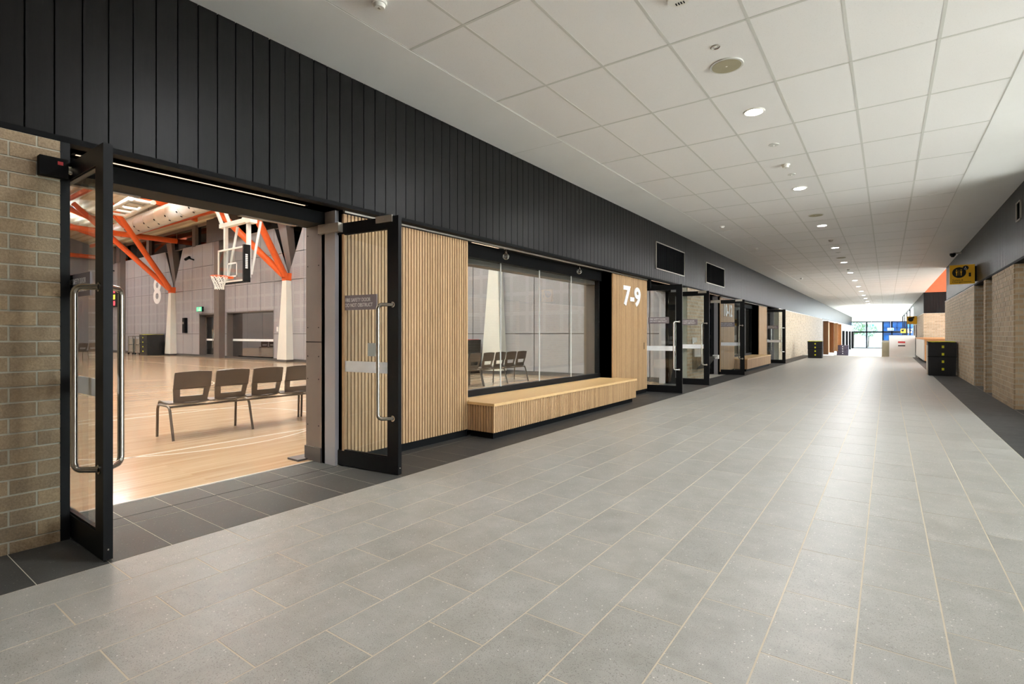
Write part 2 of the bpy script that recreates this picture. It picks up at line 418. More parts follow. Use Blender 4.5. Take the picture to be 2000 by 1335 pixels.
# ramp and lower floor at the far end
fd = MB()
fd.add([(-4.2, 35, 0), (-.24, 35, 0), (-.24, 46, -.75), (-4.2, 46, -.75), (-4.2, 35, -.2), (-.24, 35, -.2), (-.24, 46, -.95), (-4.2, 46, -.95)],
       [(0, 1, 2, 3), (7, 6, 5, 4), (0, 4, 5, 1), (1, 5, 6, 2), (2, 6, 7, 3), (3, 7, 4, 0)])
fd.box(-6, 7, 46, 90, -.95, -.75); fd.box(-.24, 7, 35, 46, -.95, -.75)
tag(fd.build('floor_lower', M['concrete']), 'bright ramp and lower floor before the glazed entrance', 'floor', kind='structure')

# ------------------------------------------------------------------ ceiling
ceil = MB().box(-4.7, 1.76, 24.2, 88, ZC + .05, ZC + .3).box(-4.7, 6.5, -6, 24.2, ZC + .05, ZC + .3).build('ceiling', M['plaster'])
tag(ceil, 'white tiled corridor ceiling with plaster margins', 'ceiling', kind='structure')
TX = [.9443 - .6 * k for k in range(8)]; TY0 = 3.0355 - 1.2 * 5; NR = 44
CE = TY0 + 1.2 * NR
MB().box(-4.7, TX[7], -6, CE, ZC, ZC + .06).build('plaster_margin', M['plaster'], ceil)
MB().box(TX[0], 6.5, -6, 24.2, ZC, ZC + .06).build('plaster_margin', M['plaster'], ceil)
MB().box(TX[0], 1.75, 24.2, CE, ZC, ZC + .06).build('plaster_margin', M['plaster'], ceil)
MB().box(-4.7, 1.76, CE, 88, ZC, ZC + .06).build('plaster_field', M['plaster'], ceil)
ct = MB().box(-.288, .288, -.588, .588, 0, .012).mesh('ceiling_tile', M['ctile'])
cells = [(TX[k] - .3, TY0 + 1.2 * j + .6) for k in range(7) for j in range(NR)]
vis = sorted((c for c in cells if in_view(c[0], c[1], ZC, 200)), key=lambda c: math.hypot(*c)); own = set(vis[:300]); rest = MB()
for c in cells:
    if c in own: inst('ceiling_tile', ct, ceil, (c[0], c[1], ZC + .003))
    else: rest.box(c[0] - .288, c[0] + .288, c[1] - .588, c[1] + .588, ZC + .003, ZC + .015)
stuff(rest.build('ceiling_tile_field', M['ctile'], ceil))
lb = MB().box(-.012, .012, TY0, CE, 0, .03).mesh('grid_bar', M['gridbar'])
for x in TX: inst('grid_bar', lb, ceil, (x, 0, ZC + .0018))
xb = MB().box(TX[7], TX[0], -.012, .012, 0, .03).mesh('grid_bar', M['gridbar'])
for j in range(NR + 1): inst('grid_bar', xb, ceil, (0, TY0 + 1.2 * j, ZC + .001))
sj = MB()
for y in (5.58, 19.9, 33): sj.box(-4.04, TX[7], y, y + .006, ZC - .001, ZC); sj.box(TX[0], 1.72, y + 10, y + 10.006, ZC - .001, ZC)
sj.build('control_joint', M['gridbar'], ceil)

# ------------------------------------------------------------------ left wall: core, brick, cladding
D1, W1, D2 = (.98, 2.98), (4.8, 8.92), (10.66, 12.80)
D3, W2, D4 = (14.60, 16.58), (4.8 + U2, 8.92 + U2), (24.24, 26.3)
core = MB(); ys = [-6]
for a, b in (D1, W1, D2, D3, W2, D4): ys += [a, b]
ys.append(46)
for i in range(0, len(ys), 2): core.box(-4.66, -4.2, ys[i], ys[i + 1], 0, ZB)
for a, b in (W1, W2): core.box(-4.66, -4.36, a, b, 0, .42)
for a, b in (D1, W1, D2, D3, W2, D4): core.box(-4.66, -4.39, a, b, 2.30, ZB)
core.box(-4.66, -4.06, -6, 88, ZB, ZC + .3); core.box(-4.66, -4.3, -14, 46, ZC + .3, 13)
core.box(-4.66, -4.2, -14, -6, 0, ZC + .3)
wl = core.build('wall_left', M['hall_panel']); tag(wl, 'wall between corridor and sports halls', 'wall', kind='structure')

def joint_rows(z0, z1):
    out = []; z = .067 - .0868
    while z < z1:
        out.append((max(z + .005, z0), min(z + .0818, z1), int(round((z - .067) / .0868)))); z += .0868
    return [r for r in out if r[1] - r[0] > .01]
def bricks(parent, axis, face, a0, a1, z0, z1, phase, sign, as_parts, depth=.02):
    """axis 'y': wall of constant x = face; axis 'x': wall of constant y = face. sign = outward direction along the other axis"""
    me = {}; rest = MB()
    for (zz0, zz1, k) in joint_rows(z0, z1):
        ph = phase + (.12 if k % 2 else 0); y = ph - .24 * math.ceil((ph - a0) / .24 + 1)
        while y < a1:
            p0, p1 = max(y + .005, a0), min(y + .235, a1)
            if p1 - p0 > .02:
                L, H = round(p1 - p0, 4), round(zz1 - zz0, 4)
                if as_parts:
                    if (L, H) not in me:
                        m = MB()
                        if axis == 'y': m.box(-depth, 0, -L / 2, L / 2, -H / 2, H / 2)
                        else: m.box(-L / 2, L / 2, 0, depth, -H / 2, H / 2)
                        me[(L, H)] = m.mesh('brick', M['brick'])
                    j = random.uniform(-.0012, .0012)
                    if axis == 'y': inst('brick', me[(L, H)], parent, (face + j + (0 if sign > 0 else depth), (p0 + p1) / 2, (zz0 + zz1) / 2))
                    else: inst('brick', me[(L, H)], parent, ((p0 + p1) / 2, face + j, (zz0 + zz1) / 2))
                elif axis == 'y':
                    rest.box(min(face, face - sign * depth), max(face, face - sign * depth), p0, p1, zz0, zz1)
                else: rest.box(p0, p1, face, face + depth, zz0, zz1)
            y += .24
    if not as_parts: stuff(rest.build('brickwork', M['brickfield'], parent))
wb = MB().box(-4.2, XLB - .006, -3, .94, 0, 2.39).build('wall_left_brick', M['mortar'])
tag(wb, 'brown brick wall beside the first hall door', 'wall', kind='structure')
bricks(wb, 'y', XLB, -.5, .94, 0, 2.385, .83, 1, True)
wp = MB().box(-4.2, XLB - .006, D2[1] + .15, D3[0] - .1, 0, 2.39).build('wall_left_brick_pier', M['mortar'])
tag(wp, 'brick pier between the two sports halls', 'wall', kind='structure')
bricks(wp, 'y', XLB, D2[1] + .15, D3[0] - .1, 0, 2.385, .83, 1, False)
wf = MB().box(-4.2, XLB - .006, D4[1] + .05, 46, -.5, 2.39).build('wall_left_brick_far', M['mortar'])
tag(wf, 'long brick wall past the last hall door', 'wall', kind='structure')
bricks(wf, 'y', XLB, D4[1] + .05, 46, 0, 2.385, .83, 1, False)
ww = MB().box(-4.4, XLB - .02, 46, 88, -.95, 2.40).build('wall_left_white', M['white'])
tag(ww, 'white wall beside the far ramp', 'wall', kind='structure')

cl = MB().box(-4.1, XLC - .019, -3, 88, ZB, ZC).build('wall_left_cladding', M['matt_black'])
tag(cl, 'black stained vertical board cladding above the hall doors', 'wall', kind='structure')
bd = MB().box(-.018, 0, .004, .1293, ZB, ZC).mesh('cladding_board', M['board'])
rest = MB()
for k in range(-14, 640):
    y = .784 + .13333 * k
    if y > 87: break
    if -6 <= k < 294: inst('cladding_board', bd, cl, (XLC, y + (.004 if k == 11 else 0), 0))
    else: rest.box(XLC - .018, XLC, y + .004, y + .1293, ZB, ZC)
stuff(rest.build('cladding_field', M['board'], cl))
t1 = MB(); t1.box(-4.1, -4.012, -3, 46, 2.395, ZB - .004); t1.box(-4.1, -4.0, -3, 26.3, 2.388, 2.397); t1.box(-4.4, -4.09, .94, 26.3, 2.40, ZB - .003)
tag(t1.build('trim_1', M['matt_black']), 'black shadow gap channel under the dark cladding', 'trim', kind='structure')
t2 = MB(); t2.box(-4.135, -4.105, 3.02, 10.6, 2.372, 2.40); t2.box(-4.135, -4.105, 3.02 + U2, 10.6 + U2, 2.372, 2.40)
tag(t2.build('trim_2', M['silver']), 'slim metal channel above the slatted timber walls', 'trim', kind='structure')
t3 = MB().box(-4.03, -3.992, 26.4, 46, 2.386, 2.412)
tag(t3.build('trim_3', M['white']), 'pale flashing on top of the far brick wall', 'trim', kind='structure')

# ------------------------------------------------------------------ slatted walls and benches
slat_me = MB().box(-.022, 0, -.0142, .0142, .085, 2.362).mesh('slat', M['slat'])
def slat_wall(y0, y1, label, parts=True):
    w = MB().box(-4.2, -4.145, y0, y1, 0, 2.40).build('wall_slatted', M['matt_black'])
    tag(w, label, 'wall', kind='structure')
    MB().box(-4.2, -4.185, y0, y1, 0, .085).build('kickboard', M['matt_black'], w)
    n = int(round((y1 - y0) / .04)); p = (y1 - y0) / n
    rest = MB()
    for i in range(n):
        y = y0 + p * (i + .5)
        if parts: inst('slat', slat_me, w, (-4.122, y, 0))
        else: rest.box(-4.144, -4.122, y - .016, y + .016, .085, 2.362)
    if not parts: stuff(rest.build('slat_field', M['slat'], w))
    MB().box(-4.15, -4.122, y0 - .001, y0 + .012, .085, 2.362).build('edge_strip', M['slat'], w)
    MB().box(-4.4, -4.14, y0 + .0, y0 + .03, .0, 2.40).build('lining', M['matt_black'], w)
    MB().box(-4.4, -4.14, y1 - .03, y1, .0, 2.40).build('lining', M['matt_black'], w)
    return w
sw1 = slat_wall(3.02, 4.8, 'slatted oak wall between the open glass door and the viewing window')
sw2 = slat_wall(8.92, 10.6, 'slatted oak wall carrying the 7-9 numerals')
sw3 = slat_wall(3.02 + U2, 4.8 + U2, 'slatted oak wall carrying the 10-12 numerals')
sw4 = slat_wall(8.92 + U2, 10.6 + U2, 'plain slatted oak wall by the last hall door')
text('wall_lettering', '7-9', .85, .396, (-4.12, 9.362, 1.787), FACE_PX, M['print_white'], sw2, .012, .035)
text('wall_lettering', '10-12', 1.05, .396, (-4.12, 16.98, 1.787), FACE_PX, M['print_white'], sw3, .012, .03)
for w, y in ((sw2, 10.43), (sw4, 10.43 + U2), (sw3, 16.8)):
    MB().box(-4.124, -4.119, y - .012, y + .012, .92, 1.06).build('flush_pull', M['matt_black'], w)

bs = MB().box(-.02, 0, -.0142, .0142, .08, .39).mesh('slat', M['slat'])
be = MB().box(-.0142, .0142, -.02, 0, .08, .39).mesh('slat', M['slat'])
def bench(y0, label):
    y1 = y0 + 4.235; b = empty('bench', label, 'bench', (0, y0, 0), 0, 'built-in oak benches'); L = y1 - y0
    MB().box(-4.118, -3.705, -.012, L + .012, .392, .424).build('bench_top', M['oak'], b)
    MB().box(-4.116, -3.742, .02, L - .02, .08, .392).build('carcass', M['matt_black'], b)
    MB().box(-4.116, -3.77, .05, L - .05, 0, .08).build('plinth', M['matt_black'], b)
    n = 105
    for i in range(n): inst('slat', bs, b, (-3.72, L / n * (i + .5), 0))
    for i in range(10): inst('slat', be, b, (-4.1 + .0405 * i, .02, 0)); inst('slat', be, b, (-4.1 + .0405 * i, L, 0))
    return b
b1 = bench(4.79, 'long slatted oak bench under the first viewing window')
b2 = bench(4.79 + U2, 'far slatted oak bench under the second viewing window')

# ------------------------------------------------------------------ viewing windows
pane_me = MB().box(-.006, .006, .006, 1.016, .50, 2.235).mesh('pane', M['glass'])
def view_window(idx, y0, label):
    w = empty('window_%d' % idx, label, 'window', (0, y0, 0), 0, None, 'structure'); L = 4.12
    f = MB(); X0, X1 = -4.47, -4.385
    f.box(X0, X1, 0, .03, .424, 2.27); f.box(X0, X1, L - .06, L - .03, .424, 2.27); f.box(X0, X1, 0, L, 2.235, 2.275); f.box(X0, X1, .0, L, .424, .50)
    f.build('window_frame', M['black'], w)
    MB().box(-4.384, -4.36, 0, L, 2.235, 2.40).build('fascia', M['matt_black'], w)
    MB().box(-4.66, -4.47, .03, L - .06, .42, .475).build('sill', M['bronze'], w)
    MB().box(-4.66, -4.475, .03, L - .06, 2.165, 2.29).build('head_lining', M['bronze'], w)
    MB().box(-4.70, -4.475, L - .06, L, 0, 2.6).build('jamb_lining', M['bronze'], w)
    MB().box(-4.70, -4.475, -.03, .02, 0, 2.6).build('jamb_lining', M['bronze'], w)
    sc_ = (L - .06) / (4 * 1.022)
    for i in range(4): inst('pane', pane_me, w, (-4.42, .03 + 1.01 * i, 0), scale=(1, .994, 1))
    jm = MB().box(-4.428, -4.412, -.004, .004, .50, 2.235).mesh('silicone_joint', M['frost'])
    for i in (1, 2, 3): inst('silicone_joint', jm, w, (0, .03 + 1.01 * i + .004, 0))
    MB().box(-4.36, -4.119, .035, L - .035, .392, .424).build('sill_board', M['oak'], w)
    return w
view_window(1, W1[0], 'wide four-pane viewing window into the sports hall')
view_window(2, W2[0], 'second viewing window into the far hall')
def cage(y, x, label):
    b = empty('caged_sprinkler', label, 'sprinkler', (x, y, 2.40), 0, 'caged sprinkler heads under the window soffit')
    MB().disc((0, 0), .028, -.012, 0, 16).build('rose', M['silver'], b)
    MB().cyl((0, 0, -.012), (0, 0, -.07), .013, .02, 12).build('nozzle', M['steel'], b)
    c = MB()
    for k in range(4):
        a = PI / 4 * k
        c.tube([(math.cos(a) * .042 * math.sin(t), math.sin(a) * .042 * math.sin(t), -.11 + .042 * math.cos(t)) for t in [i * 2 * PI / 14 for i in range(15)]], .0025, 5)
    c.build('wire_cage', M['steel'], b)
cage(5.675, -4.2, 'caged sprinkler head nearer the 4-pane window edge by the oak wall')
cage(7.75, -4.2, 'caged sprinkler head over the far end of the long bench')
cage(5.675 + U2, -4.2, 'caged sprinkler head above the far bench')

# ------------------------------------------------------------------ doors
LH, LT, LW = 2.275, .044, .955
def leaf_frame():
    m = MB(); z0 = .008
    m.box(0, .15, 0, LT, z0, LH); m.box(LW - .125, LW, 0, LT, z0, LH)
    m.box(.15, LW - .125, 0, LT, z0, .145); m.box(.15, LW - .125, 0, LT, 2.172, LH)
    m.box(.147, .162, .008, LT - .008, .145, 2.172); m.box(.162, LW - .125, .008, LT - .008, .145, .155); m.box(.162, LW - .125, .008, LT - .008, 2.165, 2.172)
    return m.mesh('door_leaf', M['charcoal'])
leaf_me = leaf_frame()
glass_me = MB().box(.155, LW - .122, LT / 2 - .004, LT / 2 + .004, .148, 2.17).mesh('glass_pane', M['glass'])
def pull():
    m = MB(); x = LW - .06
    for sg, y in ((-1, 0), (1, LT)):
        ca, sa = .098 / .130, .085 / .130                      # cranked pull: the bar stands off the face and over the glass
        q = lambda e, z: (x - e * ca, y + sg * e * sa, z)
        b = [q(.090 + .04 * math.sin(a), .495 + .04 - .04 * math.cos(a)) for a in [i * PI / 2 / 5 for i in range(6)]]
        t = [(p[0], p[1], 2 * .995 - p[2]) for p in reversed(b)]
        m.tube([(x, y, .495)] + b + t + [(x, y, 1.495)], .0165, 12)
        for z in (.495, 1.495): m.cyl((x, y, z), (x, y + sg * .006, z), .026, .026, 14)
    return m.mesh('pull_handle', M['steel'])
pull_me = pull()
band_me = MB().box(.157, LW - .124, LT / 2 - .0052, LT / 2 + .0052, .885, .985).mesh('frosted_band', M['frost'])
plate_me = MB().box(.247, .683, LT / 2 - .0062, LT / 2 + .0062, 1.46, 1.597).mesh('sign_plate', M['sign_grey'])
def plate_text():
    o = text('sign_lettering', 'FIRE SAFETY DOOR\nDO NOT OBSTRUCT', .345, .082, (.292, LT / 2 - .0064, 1.488), FACE_NY, M['print_white'], None, .0006)
    me = o.data; bpy.data.objects.remove(o); return me
ptext_me = plate_text()
closer_me = MB().box(0, .275, -.055, 0, 2.19, 2.275).mesh('door_closer', M['silver'])
strike_me = MB().box(.70, .89, -.012, 0, 2.225, 2.285).box(.78, .795, -.0135, -.012, 2.25, 2.262).mesh('lock_strike', M['silver'])
hinge_me = MB().cyl((0, LT / 2, -.05), (0, LT / 2, .05), .012, .012, 10).mesh('hinge', M['silver'])
def door_leaf(parent, x, y, ang, closer=False, strike=False, label=None, paper=False):
    o = inst('door_leaf', leaf_me, parent, (x, y, 0), (0, 0, R(ang)))
    if label: o['label'] = label
    for nm, me in (('glass_pane', glass_me), ('pull_handle', pull_me), ('frosted_band', band_me), ('sign_plate', plate_me), ('sign_lettering', ptext_me)): inst(nm, me, o)
    if closer: inst('door_closer', closer_me, o)
    if strike: inst('lock_strike', strike_me, o)
    for z in (.22, 1.15, 2.06): inst('hinge', hinge_me, o, (0, 0, z))
    MB().disc((LW + .001, LT / 2), .004, .06, .068, 8).build('edge_bolt', M['silver'], o)
    if paper: MB().box(.565, .672, LT / 2 + .0045, LT / 2 + .0052, 1.035, 1.155).build('paper_notice', M['print_white'], o)
    return o
def door_set(idx, a, b, label, jx=-4.36):
    d = empty('door_%d' % idx, label, 'door', (0, 0, 0), 0, None, 'structure')
    f = MB(); f.box(-4.5, jx, a - .045, a, 0, 2.386); f.box(-4.5, -4.36, b, b + .045, 0, 2.386)
    f.build('door_frame', M['black'], d)
    h = MB(); h.box(-4.5, -4.36, a, b, 2.285, 2.43); h.box(-4.36, -4.06, a, b, 2.40, 2.428); h.build('door_head', M['matt_black'], d)
    return d
d1 = door_set(1, D1[0], D1[1], 'nearest open black framed glass double door', -3.998)
# hall-side lining of the opening
MB().box(-4.66, -4.405, D1[1] - .006, D1[1] + .05, .14, 2.284).build('jamb_panel', M['bronze'], d1)
MB().box(-4.67, -4.405, D1[1] - .018, D1[1] + .05, 0, .14).build('jamb_skirting', M['skirt'], d1)
jp = MB()
for z in (.35, .8, 1.02, 1.3, 1.9, 2.2):
    for x in (-4.63, -4.45): jp.cyl((x, D1[1] - .006, z), (x, D1[1] - .009, z), .006, .006, 8)
jp.box(-4.66, -4.405, D1[1] - .0075, D1[1], 1.155, 1.165); jp.build('jamb_screw', M['matt_black'], d1)
MB().box(-4.80, -4.62, D1[1] - .12, D1[1] + .1, .002, .02).build('floor_stop_plate', M['skirt'], d1)
hl = MB(); hl.box(-4.66, -4.5, D1[0], D1[1], 2.285, 2.31); hl.build('head_lining', M['matt_black'], d1)
hg = MB()
for y in (1.0, 2.3): hg.box(-4.655, -4.60, y, y + .55, 2.277, 2.285)
hg.build('head_plate', M['bronze'], d1)
door_leaf(d1, -4.395, .984, 0.0, False, False, 'leaf seen edge-on')
door_leaf(d1, -4.405, 2.985, 6.4, True, True, 'leaf swung open against the oak slats', True)
# hold-open device by the first leaf
ho = empty('door_holder', 'black magnetic door holder with silver barrel on the near brick wall', 'door holder', (-3.955, .86, 2.215))
MB().box(-.045, .012, -.03, .10, -.055, .055).build('body', M['matt_black'], ho)
MB().cyl((-.01, .10, 0), (-.01, .155, 0), .026, .026, 16).build('barrel', M['steel'], ho)
MB().box(.0125, .0135, .05, .075, .015, .035).build('badge', M['print_red'], ho)
d2 = door_set(2, D2[0], D2[1], 'open glass double door beside the 7-9 oak wall')
door_leaf(d2, -4.395, 10.68, 9.0, False, False, 'leaf hinged on the oak wall side')
door_leaf(d2, -4.405, 12.76, 7.0, False, True, 'leaf hinged beside the brick pier', True)
dh = MB(); dh.box(-4.36, -4.06, 10.62, 10.68, 2.2, 2.39); dh.build('operator_box', M['matt_black'], d2)
d3 = door_set(3, D3[0], D3[1], 'far glass double door beside the 10-12 oak wall')
door_leaf(d3, -4.405, 16.56, 12.0, True, True, 'open leaf showing the 10-12 numerals')
door_leaf(d3, -4.41, 14.62, 90.0, False, False, 'closed leaf')
d4 = door_set(4, D4[0], D4[1], 'last glass double door before the long brick wall')
door_leaf(d4, -4.395, 24.26, 9.0, False, False, 'open leaf')
door_leaf(d4, -4.36, 25.3, 90.0, False, False, 'closed leaf')
def strip_light(y0, y1, label, x=-4.25):
    s = empty('strip_light', label, 'strip light', (x, y0, 2.40), 0, 'recessed linear lights over the hall doors')
    MB().box(-.022, .022, 0, y1 - y0, -.006, 0).build('housing', M['matt_black'], s)
    MB().box(-.009, .009, .02, y1 - y0 - .02, -.0075, -.006).build('diffuser', M['led'], s)
    return s
strip_light(1.05, 2.72, 'warm linear light in the black soffit of the nearest door')
strip_light(10.75, 12.3, 'linear light over the door next to the 7-9 wall', -4.12)
strip_light(14.9, 16.5, 'linear light over the door next to the 10-12 wall', -4.12)
strip_light(21.3, 24.3, 'linear light over the far bench end', -4.1)
strip_light(5.0, 5.6, 'linear light above the first viewing window', -4.25)

# air grilles in the cladding
def grille(y0, y1, z0, z1, label, x=XLC, sg=1):
    g = empty('air_grille', label, 'grille', (x, y0, z0), 0, 'black air grilles in the dark cladding'); L, H = y1 - y0, z1 - z0; t = sg * .02
    f = MB()
    for a in ((0, .02, 0, H), (L - .02, L, 0, H), (0, L, 0, .02), (0, L, H - .02, H)): f.box(min(0, t), max(0, t), a[0], a[1], a[2], a[3])
    f.build('grille_frame', M['silver'], g)
    MB().box(min(0, t * .1), max(0, t * .1), .02, L - .02, .02, H - .02).build('backing', M['matt_black'], g)
    vm = MB().box(min(0, t * .6), max(0, t * .6), -.003, .003, .02, H - .02).mesh('louvre', M['matt_black'])
    n = int(L / .06)
    for i in range(1, n): inst('louvre', vm, g, (0, L / n * i, 0))
grille(10.87, 12.81, 2.645, 3.235, 'wide black air grille above the door beside the 7-9 wall')
grille(14.68, 16.67, 2.65, 3.22, 'wide black air grille above the door beside the 10-12 wall')
grille(11.38, 11.72, 3.06, 3.37, 'small grille high on the cladding above the brick block', XRC, -1)

# drinking trough on the brick pier
df = empty('drinking_fountain', 'stainless steel drinking trough on the brick pier', 'fountain', (-3.985, 13.35, 0))
MB().hexa([(0, 0, .34), (.08, 0, .34), (.08, 1.0, .34), (0, 1.0, .34)], [(0, 0, .66), (.34, 0, .66), (.34, 1.0, .66), (0, 1.0, .66)]).build('basin', M['steel'], df)
MB().box(0, .04, 0, 1.0, .66, .92).build('splashback', M['silver'], df)
MB().box(.22, .36, 1.0, 1.1, .58, .68).build('valve_box', M['white'], df)
MB().tube([(.02, .3, .85), (.1, .3, .88), (.16, .3, .82)], .012, 8).build('spout', M['steel'], df)
sx = empty('wall_switch', 'white switch plate on the brick pier above the drinking trough', 'switch', (-3.99, 13.3, 1.0))
MB().box(0, .02, 0, .09, 0, .14).build('plate', M['white'], sx); MB().box(.02, .024, .03, .06, .05, .09).build('rocker', M['print_white'], sx)

# ------------------------------------------------------------------ right wall
O1, O2, O3 = (10.6, 11.75), (13.92, 14.78), (15.03, 16.54)
wr = MB()
for a, b in ((O1[1], O2[0]), (O2[1], O3[0]), (O3[1], 24.2)): wr.box(XRB + .006, 2.3, a + .006, b - .006, 0, 2.39)
wr = wr.build('wall_right', M['mortar']); tag(wr, 'brown brick wall of the toilet block', 'wall', kind='structure')
for a, b in ((O1[1], O2[0]), (O2[1], O3[0]), (O3[1], 24.2)):
    bricks(wr, 'y', XRB, a, b, 0, 2.385, .83, -1, b < 15.5)
    bricks(wr, 'x', a, XRB + .02, 2.3, 0, 2.385, 1.75, -1, False)
MB().box(2.3, 6.5, 10.5, 24.2, 0, ZC).build('back_wall', M['door_brown'], wr)
for (a, b) in (O1, O2, O3):
    MB().box(2.14, 2.3, a, b, 0, 2.39).build('recessed_door', M['door_brown'], wr)
    MB().box(2.10, 2.16, b - .07, b, 0, 2.3).build('door_jamb', M['silver'], wr)
MB().box(XRB, 2.3, 10.5, 24.2, 2.39, 2.43).build('soffit', M['matt_black'], wr)
MB().box(XRB - .004, XRB + .03, 16.54, 24.2, 2.386, 2.408).build('flashing', M['white'], wr)
wrc = MB().box(XRC + .019, 2.3, 10.5, 24.2, ZB, ZC).build('wall_right_cladding', M['matt_black'])
tag(wrc, 'dark board cladding above the brick toilet block', 'wall', kind='structure')
br_me = MB().box(0, .018, .004, .1293, ZB, ZC).mesh('cladding_board', M['board'])
for k in range(103): inst('cladding_board', br_me, wrc, (XRC, 10.5 + .1333 * k, 0))
eb = MB().box(.004, .129, 0, .018, ZB, ZC).mesh('cladding_board', M['board'])
# side foyer past the toilet block
fy = MB(); fy.box(6.4, 6.6, 24.2, 38.2, 5.4, 6); fy.box(1.7, 6.6, 38.0, 38.2, ZC, 6.0); fy.box(1.72, 1.76, 24.2, 38.0, ZC + .06, 6); fy.box(1.72, 6.6, 24.2, 38.2, 5.9, 6)
fy.box(2.3, 6.6, 24.15, 24.25, ZC, 6)
fg = empty('window_7', 'tall unseen glazing added to the side foyer for daylight', 'window', (6.45, 24.2, 0), 0, None, 'structure')  # glazing added out of view to brighten the corridor ceiling
for i in range(7): MB().box(0, .01, .05 + 2 * i, 1.95 + 2 * i, 0, 5.4).build('pane', M['glass_soft'], fg); MB().box(-.04, .06, 1.95 + 2 * i, 2.05 + 2 * i, 0, 5.4).build('mullion', M['charcoal'], fg)
tag(fy.build('wall_foyer', M['orange_wall']), 'terracotta painted walls of the side foyer', 'wall', kind='structure')
bk = MB().box(1.706, 6.4, 38.006, 52, -.95, 2.43).build('wall_right_far', M['mortar'])
tag(bk, 'far brick block with dark cladding past the side foyer', 'wall', kind='structure')
bricks(bk, 'x', 38.0, 1.72, 6.4, 0, 2.425, 1.75, -1, False)
bricks(bk, 'y', 1.7, 38.0, 52, -.7, 2.425, .83, -1, False)
MB().box(1.73, 6.4, 38.02, 52, ZB, ZC).build('cladding_backing', M['matt_black'], bk)
for k in range(35): inst('cladding_board', eb, bk, (1.735 + .133 * k, 38.0, 0))
rest = MB()
for k in range(105): rest.box(1.71, 1.728, 38 + .1333 * k + .004, 38 + .1333 * k + .129, ZB, ZC)
stuff(rest.build('cladding_field', M['board'], bk))
sgw = MB()
for y in (52, 61, 70, 79, 87.9): sgw.box(1.70, 1.80, y, y + .08, -.75, ZC)
sgw.box(1.7, 1.8, 52, 88, ZC - .1, ZC); sgw.box(1.7, 1.8, 52, 88, -.75, -.6); sgw.build('side_glazing_frame', M['charcoal'], bk)
for y in (52.08, 61.08, 70.08, 79.08): MB().box(1.74, 1.75, y, y + 8.9, -.6, ZC - .1).build('pane', M['glass_soft'], bk)
for y in (46.2, 49.4): MB().box(1.66, 1.70, y, y + 1.6, -.75, 1.9).build('door_panel', M['door_brown'], bk)
MB().box(1.685, 1.72, 38, 52, 2.41, 2.432).build('flashing', M['white'], bk)
# kiosk counter
kc = empty('kiosk_counter', 'white fronted kiosk counter with timber end and top', 'counter', (1.3, 28.5, 0))
MB().box(.02, 4.9, .02, 8.5, .08, 1.0).build('carcass', M['timber_orange'], kc)
MB().box(0, 5, -.03, 8.5, 1.0, 1.05).build('counter_top', M['timber_orange'], kc)
pm = MB().box(-.012, .02, .01, .6, .09, .98).mesh('front_panel', M['white'])
for i in range(14): inst('front_panel', pm, kc, (0, .03 + .605 * i, 0))
MB().box(.06, 4.9, .06, 8.4, 0, .08).build('plinth', M['matt_black'], kc)

# blade signs
def blade(y, x1, z0, w, label, full):
    b = empty('blade_sign', label, 'sign', (x1 - w, y, z0), 0, 'yellow toilet signs')
    MB().box(0, w, 0, .06, 0, w).build('sign_box', M['yellow'], b)
    MB().box(w, w + .03, .015, .045, .05, w - .05).build('wall_bracket', M['matt_black'], b)
    def circ(cx, cz, r, y, m, nm, n=28): MB().cyl((cx * w, y, cz * w), (cx * w, y - .002, cz * w), r * w, r * w, n).build(nm, m, b)
    circ(.38, .60, .28, -.0005, M['print_black'], 'pictogram_disc'); circ(.64, .83, .12, -.0008, M['print_black'], 'pictogram_disc')
    if full:
        p = MB()
        def fig(cx, s):
            q = lambda a, c: (w * (cx + a * s), -.0035, w * (.60 + c * s))
            p.cyl(q(0, .62), (q(0, .62)[0], -.0045, q(0, .62)[2]), w * .13 * s, None, 14)
            for poly in ([(-.2, .42), (.2, .42), (.1, -.1), (-.1, -.1)], [(-.1, -.1), (-.01, -.1), (-.03, -.7), (-.1, -.7)], [(.01, -.1), (.1, -.1), (.1, -.7), (.03, -.7)]):
                p.prism([(c_[0], c_[1]) for c_ in poly], lambda a, c, t: (w * (cx + a * s), -.0035 - t, w * (.58 + c * s)), .001)
        fig(.28, .21); fig(.46, .21); p.box(w * .365, w * .375, -.0045, -.0035, w * .45, w * .74); p.build('pictogram', M['yellow'], b)
        a = MB(); a.cyl((.63 * w, -.003, .88 * w), (.63 * w, -.0045, .88 * w), .016 * w, None, 10); a.box(.62 * w, .635 * w, -.0045, -.003, .80 * w, .86 * w); a.box(.62 * w, .68 * w, -.0045, -.003, .80 * w, .812 * w)
        a.tube([(.64 * w + .05 * w * math.cos(t), -.004, .79 * w + .05 * w * math.sin(t)) for t in [PI * .75 + i * PI * 1.25 / 10 for i in range(11)]], .006 * w, 5); a.build('wheelchair_pictogram', M['print_white'], b)
        text('sign_numeral', '1', .09 * w, .2 * w, (.76 * w, -.0005, .37 * w), FACE_NY, M['print_black'], b, .002, .03)
        text('sign_lettering', 'Toilets &', .44 * w, .075 * w, (.1 * w, -.0005, .17 * w), FACE_NY, M['print_black'], b, .002)
        text('sign_lettering', 'Changerooms', .76 * w, .1 * w, (.1 * w, -.0005, .05 * w), FACE_NY, M['print_black'], b, .002)
blade(16.5, 1.70, 2.445, .46, 'yellow Toilets and Changerooms sign number 1 on the cladding', True)
blade(45.8, 1.69, 1.93, .55, 'small yellow pictogram sign on the far brick block', False)
blade(72.0, 1.69, 1.36, .45, 'tiny yellow sign above the white bulkhead', False)
